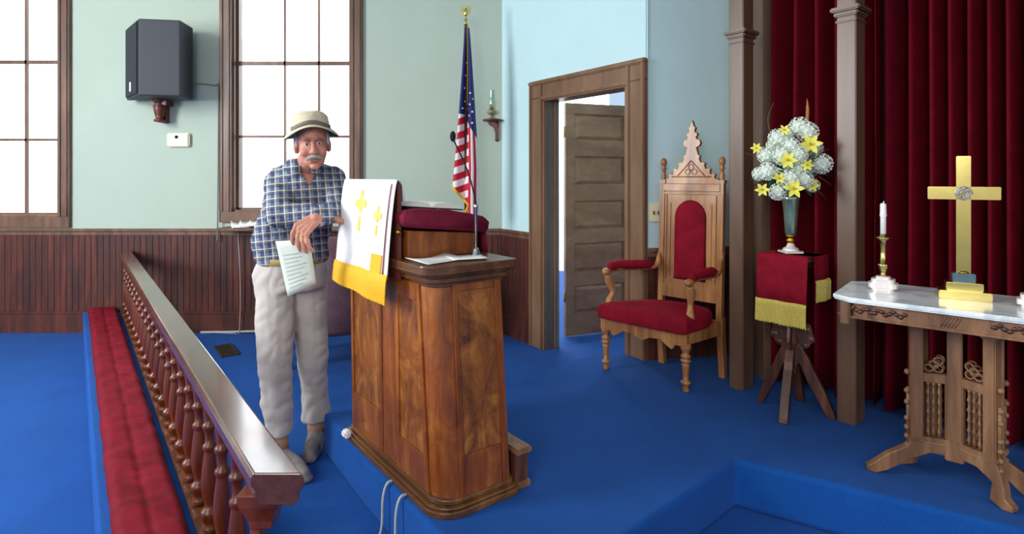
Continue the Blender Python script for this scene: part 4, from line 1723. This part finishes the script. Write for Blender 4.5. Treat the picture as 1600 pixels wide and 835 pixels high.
blue_end = lambda a: 0.47 + 0.20 * max(0, a - 0.35)
bot = lambda a: 0.93 + 0.10 * abs(a - 0.62) / 0.62 * (-1 if a < 0.3 else 1) + (0.0 if a < 0.62 else 0.08)
flag_patch('blue_field', 0, 1, lambda a: 0.0, blue_end, M['flagblue'])
flag_patch('striped_field', 0, 0.62, blue_end, lambda a: 0.86 + 0.10 * a / 0.62, M['flagstripe'], uvf=lambda a, t: (a, t * 2.05 + 0.10 * a - 0.25))
# the outer fold shows the stripes running down the cloth
flag_patch('hanging_fold', 0.62, 1, blue_end, lambda a: 1.03, M['flagstripe'], uvf=lambda a, t: (t, a * 0.80 + 0.02 * t + 0.10))
b = BM()
g = [Vector(flag_pt(a, 0.86 + 0.10 * a / 0.62)) + Vector((0, -0.006, -0.004)) for a in [0.62 * i / 12 for i in range(13)]]
tube(b, g, 0.010, 6)
g = [Vector(flag_pt(0.62, 0.96)) + Vector((0, -.006, 0)), Vector(flag_pt(0.40, 1.04)) + Vector((0, -.006, 0))]
tube(b, g, 0.010, 6)
g = [Vector(flag_pt(0.55 - 0.15 * t, t)) + Vector((0, -0.012, 0)) for t in [0.42 * i / 12 for i in range(13)]]
tube(b, g, 0.007, 6)
obj('gold_fringe', b, M['gold'], fl)
b = BM()
for (a, t) in ((0.3, 0.26), (0.5, 0.29), (0.25, 0.33), (0.48, 0.36), (0.3, 0.40), (0.7, 0.42), (0.85, 0.46), (0.65, 0.48), (0.82, 0.52), (0.2, 0.44), (0.55, 0.22), (0.75, 0.36), (0.5, 0.44), (0.9, 0.39), (0.35, 0.19)):
    x, y, z = flag_pt(a, t)
    pts = []
    for k in range(10):
        r = 0.011 if k % 2 == 0 else 0.0045
        pts.append((x + r * math.sin(k * PI / 5), z + r * math.cos(k * PI / 5)))
    prism_y(b, pts, y - 0.012, y - 0.001)
obj('stars', b, M['flagwhite'], fl)

# ================================================================== LAMP ON ITS WALL BRACKET
LB = MW @ Vector((0.045, 0, 0))
sb_ = thing('wall_bracket', 'small dark wooden bracket shelf on the wall beside the flag', 'shelf', (LB.x, LB.y, 1.905), 0.0)
b = BM()
cpt = Vector((-0.085, -0.03, 0))
lathe(b, [(0.08, 0.0), (0.088, 0.006), (0.088, 0.012), (0.083, 0.017)], Matrix.Translation((-0.055, -0.05, -0.017)), 20)
obj('shelf_board', b, M['bracket'], sb_)
b = BM()
prism_y(b, [(0.0, -0.02), (-0.10, -0.02), (-0.085, -0.05), (-0.045, -0.075), (-0.03, -0.12), (-0.03, -0.17), (-0.008, -0.185), (0.0, -0.17)], -0.062, -0.034)
lathe(b, [(0.004, -0.2), (0.017, -0.19), (0.019, -0.178), (0.014, -0.165), (0.012, -0.12), (0.02, -0.06), (0.022, -0.02)], Matrix.Translation((-0.015, -0.045, 0)), 12)
obj('scroll_support', b, M['bracket'], sb_)
lp = thing('oil_lamp', 'small oil lamp with tall clear glass chimney on the wall bracket', 'lamp', (LB.x - 0.065, LB.y - 0.05, 1.906))
b = BM()
lathe(b, [(0.035, 0), (0.036, 0.006), (0.02, 0.014), (0.012, 0.025), (0.022, 0.04), (0.038, 0.055), (0.038, 0.07), (0.022, 0.085), (0.012, 0.09)])
obj('lamp_font', b, M['amberglass'], lp)
b = BM()
lathe(b, [(0.014, 0.088), (0.02, 0.095), (0.02, 0.104), (0.012, 0.11)])
obj('burner', b, M['brassdark'], lp)
b = BM()
lathe(b, [(0.013, 0.105), (0.021, 0.125), (0.022, 0.14), (0.014, 0.18), (0.012, 0.26), (0.013, 0.265), (0.011, 0.264), (0.010, 0.18), (0.018, 0.14), (0.010, 0.108)])
obj('glass_chimney', b, M['lampglass'], lp)

# light switch plate beside the door
b = BM()
sp = thing('light_switch', 'cream four switch light plate between door and carved chair', 'switch', N0 + dn.normalized() * 0.08 + Vector((0, 0, 1.10)))
MS = frame2(N0 + dn.normalized() * 0.01, dn)
box(b, (0.0, -0.012, 1.10), (0.155, 0.0, 1.22), MS, 0.003)
obj('switch_plate', b, M['cream'], sp, world=True)
for k in range(4):
    b = BM()
    box(b, (0.022 + k * 0.034, -0.024, 1.148), (0.032 + k * 0.034, -0.010, 1.172), MS, 0.002)
    obj('toggle', b, M['brassdark'], sp, world=True)

# ================================================================== SPEAKER, THERMOSTAT, CORDS ON THE BACK WALL
spk = thing('loudspeaker', 'black wedge loudspeaker mounted high on the wall between the windows', 'speaker', (-3.05, 4.98, 2.07))
b = BM()
poly = [(-3.08, 4.75), (-2.765, 4.80), (-2.80, 5.06), (-3.40, 5.08)]
quad_ring(b, [[(x, y, 2.065 + (y - 4.75) * -0.0) for x, y in poly], [(x, y, 2.700) for x, y in poly]])
obj('cabinet', b, M['blacksp'], spk, world=True, bev=0.01)
b = BM()
m = frame2((-3.40, 5.08, 0), (0.32, -0.33))
ll = math.hypot(0.32, 0.33)
box(b, (0.02, -0.012, 2.085), (ll - 0.02, 0.004, 2.68), m, 0.004)
obj('front_grille', b, M['grille'], spk, world=True)
b = BM()
box(b, (ll * 0.42, -0.016, 2.12), (ll * 0.42 + 0.05, -0.011, 2.20), m, 0.002)
part_label(obj('badge', b, M['paper'], spk, world=True), 'small white maker badge')
br = thing('speaker_bracket', 'turned dark wooden bracket holding up the black loudspeaker', 'bracket', (-3.09, 5.05, 1.87))
b = BM()
lathe(b, [(0.012, 0), (0.045, 0.006), (0.045, 0.022), (0.028, 0.03), (0.036, 0.06), (0.045, 0.10), (0.05, 0.14), (0.034, 0.165), (0.045, 0.175), (0.06, 0.195)], I4, 16)
obj('turned_support', b, M['bracket'], br)
b = BM()
box(b, (-0.07, -0.02, 0.15), (0.07, 0.095, 0.19), bev=0.004)
box(b, (-0.03, 0.03, 0.0), (0.03, 0.097, 0.17), bev=0.004)
obj('wall_plate', b, M['bracket'], br)
th = thing('thermostat', 'cream thermostat box on the wall below the loudspeaker', 'thermostat', (bx(281), BY, bz(219)))
b = BM()
box(b, (-0.1, -0.035, -0.06), (0.1, 0, 0.06), bev=0.01)
obj('housing', b, M['cream'], th)
b = BM()
lathe(b, [(0.014, 0), (0.014, 0.006), (0.01, 0.008)], Matrix.Translation((-0.01, -0.034, 0.025)) @ Matrix.Rotation(PI / 2, 4, 'X'))
obj('dial', b, M['black'], th)
b = BM()
tube(b, curve_pts([(-2.80, 5.07, bz(133)), (bx(310), BY - 0.008, bz(131)), (bx(338), BY - 0.008, bz(134)), (bx(345), BY - 0.045, bz(140)), (bx(345), BY - 0.045, bz(240)), (bx(344), BY - 0.045, bz(355)), (bx(344), BY - 0.048, bz(376))], 6), 0.006, 6)
tag(obj('speaker_cable', b, M['greycord']), 'thin grey cord running from the loudspeaker down the window casing', 'cord')
b = BM()
tube(b, curve_pts([(bx(376), BY - 0.05, bz(362)), (bx(379), BY - 0.045, bz(440)), (bx(378), BY - 0.05, bz(515)), (bx(370), BY - 0.06, 0.008), (bx(335), BY - 0.05, 0.012)], 6), 0.0035, 6)
tube(b, [(bx(318), BY - 0.045, 0.012), (bx(360), BY - 0.04, 0.014), (bx(410), BY - 0.035, 0.02), (bx(470), BY - 0.035, 0.012)], 0.011, 6)
tag(obj('trailing_wire', b, M['cord']), 'pale cord hanging from the sill and lying along the baseboard', 'cord')
# papers fanned on the window stool
b = BM()
box(b, (bx(355), BY - 0.21, 0.925), (bx(560), BY - 0.002, 0.95), bev=0.006)
struct('trim_2', b, M['trim'])
for i, (px, yy, rz) in enumerate(((384, -0.13, 0.5), (394, -0.10, 0.35), (406, -0.07, 0.2), (420, -0.10, 0.1))):
    sheet('folded_leaflet', (bx(px), BY + yy + 0.02, 0.968 + i * 0.008), rz, 0.14, 0.19,
          ('white leaflet at the end of the fan on the window ledge', 'second white leaflet from the end of the window ledge fan', 'third white leaflet from the end of the window ledge fan', 'white leaflet on the window ledge nearest the man')[i],
          0.02, group='leaflets on the window ledge').rotation_euler[0] = 0.16
# floor vent
vent = thing('floor_vent', 'brown metal floor vent in the blue carpet behind the rail', 'vent', (-2.28, 4.6, 0), 0.65)
b = BM()
for xx in (-0.065, 0.053):
    box(b, (xx, -0.17, 0), (xx + 0.012, 0.17, 0.012), bev=0.002)
for yy in (-0.17, 0.158):
    box(b, (-0.065, yy, 0), (0.065, yy + 0.012, 0.012), bev=0.002)
for k in range(14):
    yv = -0.15 + k * 0.023
    box(b, (-0.06, yv, 0.001), (0.06, yv + 0.009, 0.009))
obj('grate', b, M['ventmetal'], vent)
b = BM()
box(b, (-0.06, -0.165, 0.0005), (0.06, 0.165, 0.003))
obj('duct', b, M['black'], vent)

# ================================================================== PLUM TUB CHAIR BEHIND THE MAN
tc = thing('tub_chair', 'faded plum upholstered tub chair with brass tipped legs behind the man', 'chair', (-1.36, 4.35, 0))
b = BM()
R = 0.34
rings = []
N = 28
prof = [(0.93, 0.26), (1.0, 0.30), (1.03, 0.5), (1.0, 0.75), (0.96, 0.93), (0.90, 0.97), (0.82, 0.93), (0.82, 0.45), (0.6, 0.43), (0.02, 0.44)]
verts = []
for r, z in prof:
    ring = []
    for i in range(N):
        a = 2 * PI * i / N
        zz2 = z
        if z > 0.5:
            k = max(0, math.cos(a + PI * 0.5))  # front (camera side is the back of the chair)
            k2 = 0.5 + 0.5 * math.sin(a)        # lower at +y, the open front
            zz2 = 0.5 + (z - 0.5) * (1 - 0.75 * max(0, math.sin(a)) ** 1.5)
        ring.append((R * r * math.cos(a), R * r * 0.9 * math.sin(a), zz2))
    rings.append(ring)
quad_ring(b, rings)
obj('upholstered_shell', b, M['chairplum'], tc, smooth=True)
for sx in (-1, 1):
    for sy in (-1, 1):
        m = Matrix.Translation((sx * 0.26, sy * 0.2, 0))
        b = BM()
        lathe(b, [(0.016, 0.06), (0.02, 0.15), (0.03, 0.27)], m, 12)
        lo_ = obj('leg', b, M['wain'], tc)
        b = BM()
        lathe(b, [(0.014, 0.0), (0.02, 0.01), (0.018, 0.05), (0.02, 0.062)], m, 12)
        obj('brass_tip', b, M['brassdark'], lo_)

# ================================================================== THE MAN
man = thing('person', 'older man in plaid shirt, pale trousers and straw hat leaning on the pulpit', 'person', (-1.06, 2.85, 0))


def limb(bm, pts, rad, m=I4, seg=14):
    pts = [Vector(p) for p in pts]
    for i in range(len(pts) - 1):
        tube(bm, [pts[i], pts[i].lerp(pts[i + 1], 0.5), pts[i + 1]], [rad[i], (rad[i] + rad[i + 1]) / 2, rad[i + 1]], seg, m)
    for p, r in zip(pts, rad):
        ball(bm, p, r, m, 2)


def loft(bm, secs, seg=24):
    """secs: (centre, rx, ry, turn)"""
    rings = []
    for c, rx, ry, th in secs:
        ring = []
        for i in range(seg):
            a = 2 * PI * i / seg
            x, y = rx * math.cos(a), ry * math.sin(a)
            ring.append(Vector((c[0] + x * math.cos(th) - y * math.sin(th), c[1] + x * math.sin(th) + y * math.cos(th), c[2])))
        rings.append(ring)
    quad_ring(bm, rings)


TH = math.radians(22)
hipR, kneeR, ankR = W(430, 440, 2.85), W(430, 576, 2.77), W(436, 696, 2.80)
hipL, kneeL, ankL = W(482, 440, 2.93), W(488, 565, 2.95), W(494, 665, 3.02)
shR, elR, wrR = W(437, 285, 2.80), W(437, 336, 2.60), W(513, 337, 2.585)
shL, elL, wrL = W(520, 282, 2.86), W(530, 326, 2.72), W(494, 341, 2.44)
HC = Vector(((488 - 800) / 900 * 2.66, 2.66, 1.548))
HM = Matrix.Translation(HC) @ Matrix.Rotation(math.radians(21), 4, 'Z') @ Matrix.Rotation(math.radians(-5), 4, 'Y') @ Matrix.Rotation(math.radians(7), 4, 'X')
pel = W(455, 425, 2.88)
wai = W(457, 388, 2.87)
che = W(470, 325, 2.82)
upc = W(477, 285, 2.80)


def torso_secs(k, low=True):
    s = [(pel - Vector((0, 0, 0.06)), 0.165 * k, 0.115 * k, TH), (pel, 0.168 * k, 0.12 * k, TH), (wai, 0.155 * k, 0.118 * k, TH),
         (wai.lerp(che, 0.5), 0.165 * k, 0.125 * k, TH), (che, 0.175 * k, 0.125 * k, TH), (upc, 0.165 * k, 0.105 * k, TH), (upc + Vector((0.0, -0.005, 0.05)), 0.12 * k, 0.085 * k, TH), (upc + Vector((0.0, -0.01, 0.085)), 0.065 * k, 0.06 * k, TH)]
    return s


def foot(bm, ank, toe, k=1.0):
    a = Vector((ank.x, ank.y, 0))
    t = Vector((toe[0], toe[1], 0))
    d = (t - a).normalized()
    heel = a - d * 0.045
    up = Vector((0, 0, 1))
    limb(bm, [heel + up * 0.04 * k, a + up * 0.045 * k, a.lerp(t, 0.6) + up * 0.038 * k, t - d * 0.03 + up * 0.028 * k], [0.034 * k, 0.038 * k, 0.038 * k, 0.027 * k])


toeR, toeL = (-0.93, 2.625), (-0.985, 2.80)
b = BM()
# head
ball(b, (0, 0.012, 0.03), (0.073, 0.092, 0.088), HM)
ball(b, (0, -0.033, -0.022), (0.061, 0.055, 0.086), HM)
ball(b, (0, -0.040, -0.072), (0.048, 0.045, 0.036), HM)
ball(b, (0, -0.070, -0.097), (0.022, 0.019, 0.016), HM)
for s in (-1, 1):
    ball(b, (s * 0.034, -0.062, -0.030), (0.024, 0.022, 0.024), HM)
    ball(b, (s * 0.026, -0.081, 0.027), (0.023, 0.010, 0.008), HM, 2)
    ball(b, (s * 0.012, -0.100, -0.032), (0.009, 0.011, 0.008), HM, 2)
    ball(b, (s * 0.074, 0.005, -0.012), (0.010, 0.019, 0.032), HM, 2)
limb(b, [(0, -0.086, 0.020), (0, -0.100, -0.010), (0, -0.108, -0.028)], [0.009, 0.010, 0.0135], HM, 10)
ball(b, (0, -0.085, -0.072), (0.024, 0.010, 0.008), HM, 2)
limb(b, [HM @ Vector((0, 0.02, -0.05)), upc + Vector((0, 0.0, 0.06))], [0.052, 0.062])
loft(b, torso_secs(0.90))
limb(b, [shR, elR, wrR], [0.048, 0.038, 0.026])
limb(b, [shL, elL, wrL], [0.048, 0.038, 0.026])
limb(b, [hipR, kneeR, ankR], [0.080, 0.055, 0.038])
limb(b, [hipL, kneeL, ankL], [0.080, 0.055, 0.038])
foot(b, ankR, toeR, 0.9)
foot(b, ankL, toeL, 0.9)


def hand(bm, wrist, palm_dir, side_dir, fingers, thumb):
    """palm_dir: wrist to knuckles, side_dir: towards the thumb side; fingers: bend offsets for each"""
    pd = palm_dir.normalized()
    sd = (side_dir - pd * side_dir.dot(pd)).normalized()
    kn = wrist + pd * 0.078
    for k in range(4):
        t = (1.5 - k) / 1.5
        q = kn + sd * t * 0.031
        limb(bm, [wrist + sd * t * 0.012, wrist.lerp(q, 0.5) + sd * t * 0.004, q], [0.017, 0.0145, 0.0115], seg=10)
        pts = [q] + [q + f for f in fingers[k]]
        limb(bm, pts, [0.0096, 0.0089, 0.0083, 0.0076][:len(pts)], seg=10)
    pts = [wrist + pd * 0.02 + sd * 0.014] + [wrist + v for v in thumb]
    limb(bm, pts, [0.015, 0.0125, 0.011, 0.009][:len(pts)], seg=10)


V = Vector
# left hand droops over the paper: knuckles down and to the picture's left, fingers hanging
fing = []
for k, (ln, dx) in enumerate(((0.94, -0.010), (1.08, -0.003), (1.0, 0.004), (0.80, 0.011))):
    fing.append([V((dx, -0.016, -0.036 * ln)), V((dx * 1.6 + 0.004, -0.014, -0.064 * ln)), V((dx * 1.9 + 0.009, -0.004, -0.084 * ln))])
hand(b, wrL, V((-0.052, -0.034, -0.048)), V((-0.075, 0.01, 0.05)), fing, [V((-0.052, 0.006, -0.008)), V((-0.070, 0.020, -0.040)), V((-0.060, 0.022, -0.078))])
# right hand lies on the pulpit edge behind the cloth
fing = [[V((0.03, -0.004, -0.010)), V((0.048, -0.006, -0.024)), V((0.055, -0.008, -0.040))] for k in range(4)]
hand(b, wrR, V((0.05, 0.0, -0.022)), V((0, -0.04, 0.01)), fing, [V((0.035, -0.035, -0.010)), V((0.058, -0.040, -0.022))])
body = fuse(b, 0.0034, 3)
body_o = obj('body', body, M['skin'], man, smooth=True, world=True)
for s in (-1, 1):
    b = BM()
    ball(b, (s * 0.027, -0.0775, 0.007), (0.0115, 0.010, 0.0075), HM, 2)
    e = obj('eye', b, M['eye'], body_o)
    e.parent = man
    e.matrix_parent_inverse = body_o.matrix_parent_inverse
    b = BM()
    ball(b, (s * 0.027, -0.0855, 0.0065), (0.0052, 0.0035, 0.0052), HM, 2)
    i_ = obj('iris', b, M['iris'], e)
    b = BM()
    g = curve_pts([HM @ V(p) for p in ((s * 0.010, -0.0925, 0.022), (s * 0.027, -0.093, 0.029), (s * 0.046, -0.080, 0.024))], 5)
    tube(b, g, [0.003, 0.004, 0.0045, 0.0048, 0.0048, 0.0045, 0.0042, 0.004, 0.0035, 0.003, 0.002][:len(g)], 6)
    obj('eyebrow', b, M['brow'], man, world=True)
    # eyelid
    b = BM()
    ball(b, (s * 0.027, -0.0775, 0.0115), (0.013, 0.011, 0.006), HM, 2)
    obj('eyelid', b, M['skin'], man, world=True)
b = BM()
g = curve_pts([HM @ V(p) for p in ((-0.036, -0.082, -0.066), (-0.020, -0.098, -0.054), (0, -0.106, -0.049), (0.020, -0.098, -0.054), (0.036, -0.082, -0.066))], 6)
tube(b, g, [0.003 + 0.0065 * math.sin(PI * min(1, i / (len(g) - 1))) ** 0.5 for i in range(len(g))], 8)
part_label(obj('moustache', b, M['tache'], man, world=True), 'grey moustache')
b = BM()
ball(b, (0, -0.091, -0.0735), (0.019, 0.0055, 0.0045), HM, 2)
obj('lips', b, M['lips'], man, world=True)
b = BM()
for s in (-1, 1):
    ball(b, (s * 0.066, 0.0, 0.028), (0.014, 0.032, 0.030), HM, 2)
    ball(b, (s * 0.068, 0.03, 0.0), (0.014, 0.038, 0.046), HM, 2)
    ball(b, (s * 0.067, -0.022, 0.012), (0.008, 0.012, 0.026), HM, 2)
ball(b, (0, 0.055, 0.0), (0.068, 0.052, 0.058), HM, 3)
hr = fuse(b, 0.004, 2, lambda c: 0.003 * noise.noise(c * 90))
part_label(obj('hair', hr, M['hair'], man, smooth=True, world=True), 'short grey hair')


# hat
def hatz(a):        # a = angle, -pi/2 is the face side
    return 0.062 + 0.030 * max(0, -math.sin(a)) ** 2.5


hat = None
b = BM()
rings = []
N = 40
for r, dz, k in ((1.0, 0.0, 1.0), (0.985, 0.020, 1.0), (0.92, 0.060, 0), (0.84, 0.070, 0), (0.68, 0.083, 0), (0.4, 0.091, 0), (0.05, 0.093, 0)):
    ring = []
    for i in range(N):
        a = 2 * PI * i / N
        z = hatz(a) * 1.0 + dz if k else 0.060 + dz
        if not k:
            z = 0.058 + dz + 0.006 * (0.5 - 0.5 * math.sin(a))
        ring.append(HM @ V((0.086 * r * math.cos(a), 0.012 + 0.101 * r * math.sin(a), min(z, 0.152))))
    rings.append(ring)
quad_ring(b, rings)
hat = obj('straw_hat', b, M['straw'], man, smooth=True, world=True)
part_label(hat, 'pale straw hat with turned down brim')
b = BM()
rings = []
for r, dz in ((0.98, 0.004), (1.1, 0.0), (1.23, -0.010), (1.40, -0.028), (1.405, -0.032), (1.395, -0.033), (1.22, -0.015), (1.09, -0.004), (0.98, -0.001)):
    ring = []
    for i in range(N):
        a = 2 * PI * i / N
        fr = max(0, -math.sin(a))
        dzz = dz * (1 - 0.75 * fr ** 2)
        ring.append(HM @ V((0.086 * r * math.cos(a), 0.012 + 0.101 * (r * (1 - 0.04 * fr)) * math.sin(a), hatz(a) + dzz)))
    rings.append(ring)
rings.append(rings[0])
quad_ring(b, rings, cap=False)
obj('brim', b, M['straw'], hat, smooth=True)
b = BM()
rings = []
for r, dz in ((1.06, -0.006), (1.22, -0.018), (1.39, -0.036), (1.39, -0.040), (1.2, -0.022), (1.05, -0.009)):
    ring = []
    for i in range(N):
        a = 2 * PI * i / N
        fr = max(0, -math.sin(a))
        ring.append(HM @ V((0.086 * r * math.cos(a), 0.012 + 0.101 * (r * (1 - 0.04 * fr)) * math.sin(a), hatz(a) + dz * (1 - 0.75 * fr ** 2))))
    rings.append(ring)
rings.append(rings[0])
quad_ring(b, rings, cap=False)
part_label(obj('brim_lining', b, M['hatunder'], hat, smooth=True), 'dark teal lining under the brim')
b = BM()
rings = []
for r, dz in ((1.0, 0.002), (1.03, 0.003), (1.03, 0.02), (1.0, 0.021)):
    rings.append([HM @ V((0.086 * r * math.cos(2 * PI * i / N), 0.012 + 0.101 * r * math.sin(2 * PI * i / N), hatz(2 * PI * i / N) + dz)) for i in range(N)])
rings.append(rings[0])
quad_ring(b, rings, cap=False)
obj('hat_band', b, M['hatband'], hat, smooth=True)

# shirt: body, sleeves, collar in one cloth surface
b = BM()
sec = torso_secs(1.03)
hem = W(457, 401, 2.88)
sec[0] = (hem - V((0, 0, 0.03)), 0.172, 0.128, TH)
sec[1] = (hem, 0.176, 0.132, TH)
sec[2] = (wai + V((-0.01, 0, 0.04)), 0.180, 0.135, TH)
sec[3] = (wai.lerp(che, 0.55) + V((-0.01, 0, 0)), 0.182, 0.138, TH)
sec[7] = (sec[7][0], 0.072, 0.066, TH)
loft(b, sec)
limb(b, [upc + V((-0.06, 0, 0.03)), shR, shR.lerp(elR, 0.5), elR], [0.070, 0.072, 0.068, 0.062])
limb(b, [elR, elR.lerp(wrR, 0.5), wrR + V((-0.012, 0, 0))], [0.060, 0.056, 0.046])
limb(b, [upc + V((0.06, 0.02, 0.03)), shL, shL.lerp(elL, 0.5), elL], [0.066, 0.068, 0.062, 0.056])
limb(b, [elL, elL.lerp(wrL, 0.5), wrL + (elL - wrL).normalized() * 0.02], [0.055, 0.049, 0.038])


def wr_shirt(c):
    return 0.008 * noise.noise(V((c.x * 12, c.y * 12, c.z * 22))) + 0.009 * (abs(noise.noise(V((c.x * 26 + c.z * 14, c.y * 20, c.z * 20 - c.x * 10)))) - 0.2)


sh = fuse(b, 0.0075, 5, wr_shirt)
_zt = (upc + V((0, 0, 0.085))).z
_R = Matrix.Rotation(-TH, 3, 'Z')
_kill = []
for v_ in sh.verts:
    q_ = _R @ (v_.co - upc)
    if q_.y < -0.02 and v_.co.z > _zt - 0.10 and abs(q_.x - 0.012) < (v_.co.z - (_zt - 0.10)) * 0.42:
        _kill.append(v_)
bmesh.ops.delete(sh, geom=_kill, context='VERTS')
shirt = obj('plaid_shirt', sh, M['plaid'], man, smooth=True, world=True)
part_label(shirt, 'blue and white plaid long sleeved shirt')
b = BM()
nk = upc + V((0.004, -0.02, 0.085))
for s in (-1, 1):
    rows = []
    for k in range(7):
        a = -PI / 2 + TH + s * (0.25 + 2.3 * k / 6)
        d = V((math.cos(a), math.sin(a), 0))
        hgt = 0.03 if k > 0 else 0.012
        rows.append([nk + d * 0.064 + V((0, 0, hgt)), nk + d * 0.078 + V((0, 0, hgt - 0.004)), nk + d * (0.104 if k else 0.122) + V((0, 0, -0.018 if k > 1 else -0.045))])
    quad_ring(b, rows, cap=False, closed=False)
o = obj('collar', b, M['plaid'], shirt, smooth=True)
s_ = o.modifiers.new('t', 'SOLIDIFY')
s_.thickness = 0.005
# trousers
b = BM()
loft(b, [(wai + V((0, 0, -0.045)), 0.155, 0.120, TH), (pel, 0.180, 0.130, TH), (pel + V((0, 0, -0.08)), 0.172, 0.126, TH)])
hemR, hemL = W(437, 676, 2.80), W(495, 652, 3.01)
limb(b, [hipR + V((0.02, 0, 0.03)), hipR, hipR.lerp(kneeR, 0.5), kneeR, kneeR.lerp(hemR, 0.55)], [0.10, 0.098, 0.092, 0.078, 0.070])
limb(b, [hipL + V((-0.02, 0, 0.03)), hipL, hipL.lerp(kneeL, 0.5), kneeL, kneeL.lerp(hemL, 0.55)], [0.10, 0.094, 0.086, 0.074, 0.068])
tube(b, [kneeR.lerp(hemR, 0.5), kneeR.lerp(hemR, 0.8), hemR], [0.070, 0.067, 0.066], 18)
tube(b, [kneeL.lerp(hemL, 0.5), kneeL.lerp(hemL, 0.8), hemL], [0.068, 0.069, 0.071], 18)


def wr_tr(c):
    return 0.009 * noise.noise(V((c.x * 9 + c.z * 4, c.y * 9, c.z * 8))) + 0.012 * (abs(noise.noise(V((c.x * 14 - c.z * 12, c.y * 12, c.z * 9 + c.x * 8)))) - 0.2)


tr = fuse(b, 0.009, 5, wr_tr)
part_label(obj('trousers', tr, M['trouser'], man, smooth=True, world=True), 'loose pale grey trousers')
b = BM()
wb = wai + V((0, 0, -0.07))
rings = []
for rr, z in ((1.0, 0.0), (1.03, 0.002), (1.03, 0.03), (1.0, 0.032)):
    rings.append([V((wb.x, wb.y, wb.z + z)) + Matrix.Rotation(TH, 3, 'Z') @ V((0.158 * rr * math.cos(2 * PI * i / 32), 0.122 * rr * math.sin(2 * PI * i / 32), 0)) for i in range(32)])
rings.append(rings[0])
quad_ring(b, rings, cap=False)
obj('belt', b, M['belt'], man, world=True, smooth=True)
for ank, toe in ((ankR, toeR), (ankL, toeL)):
    b = BM()
    limb(b, [V((ank.x, ank.y, 0.16)), V((ank.x, ank.y, 0.06))], [0.043, 0.045])
    obj('sock', b, M['sock'], man, world=True, smooth=True)
    b = BM()
    foot(b, ank, toe, 1.08)
    a = V((ank.x, ank.y, 0))
    t = V((toe[0], toe[1], 0))
    d = (t - a).normalized()
    n_ = V((-d.y, d.x, 0))
    pl = [a - d * 0.085 + n_ * 0.02, a - d * 0.085 - n_ * 0.02, a - d * 0.05 - n_ * 0.038, a.lerp(t, 0.6) - n_ * 0.046, t - n_ * 0.03, t + d * 0.012, t + n_ * 0.03, a.lerp(t, 0.6) + n_ * 0.046, a - d * 0.05 + n_ * 0.038]
    quad_ring(b, [[p + V((0, 0, 0.004)) for p in pl], [p + V((0, 0, 0.022)) for p in pl]])
    obj('shoe', fuse(b, 0.006, 2), M['shoe'], man, world=True, smooth=True)
b = BM()
# ring on the ring finger of the hanging hand
pd = V((-0.052, -0.034, -0.048)).normalized()
sd = V((-0.075, 0.01, 0.05))
sd = (sd - pd * sd.dot(pd)).normalized()
q = wrL + pd * 0.078 + sd * ((1.5 - 2) / 1.5) * 0.031 + V((0.002, -0.008, -0.018))
ringp = [q + V((0.0100 * math.cos(2 * PI * k / 12), 0.0100 * math.sin(2 * PI * k / 12), 0)) for k in range(13)]
tube(b, ringp, 0.002, 6)
part_label(obj('finger_ring', b, M['brass'], man, world=True), 'gold ring on the hanging hand')

# the folded programme he holds
Yp = 2.412
cs = [W(431, 377, Yp + 0.02), W(484, 373, Yp), W(494, 443, Yp), W(452, 463, Yp + 0.02)]
prg = thing('paper_programme', 'printed paper programme hanging from the hand of the man', 'paper', cs[0])
b = BM()
rows = []
for i in range(9):
    u = i / 8
    row = []
    for k in range(9):
        v = k / 8
        p = cs[0].lerp(cs[1], u).lerp(cs[3].lerp(cs[2], u), v)
        row.append(p + V((0, -0.012 * math.sin(u * PI) - 0.01 * v * (1 - u), 0)))
    rows.append(row)
quad_ring(b, rows, cap=False, closed=False)
o = obj('folded_sheet', b, M['programme'], prg, smooth=True, world=True)
s_ = o.modifiers.new('t', 'SOLIDIFY')
s_.thickness = 0.003
b = BM()
for k in range(9):
    v = 0.26 + k * 0.075
    for (u0, u1) in ((0.14, 0.82 - 0.1 * (k % 3)),):
        n_ = 8
        up, lo = [], []
        for i in range(n_ + 1):
            u = u0 + (u1 - u0) * i / n_
            for vv, arr in ((v, up), (v + 0.022, lo)):
                p = cs[0].lerp(cs[1], u).lerp(cs[3].lerp(cs[2], u), vv)
                arr.append(b.verts.new(p + V((0, -0.012 * math.sin(u * PI) - 0.01 * vv * (1 - u) - 0.004, 0))))
        for i in range(n_):
            b.faces.new((up[i], up[i + 1], lo[i + 1], lo[i]))
obj('print_lines', b, M['ink'], prg, world=True)
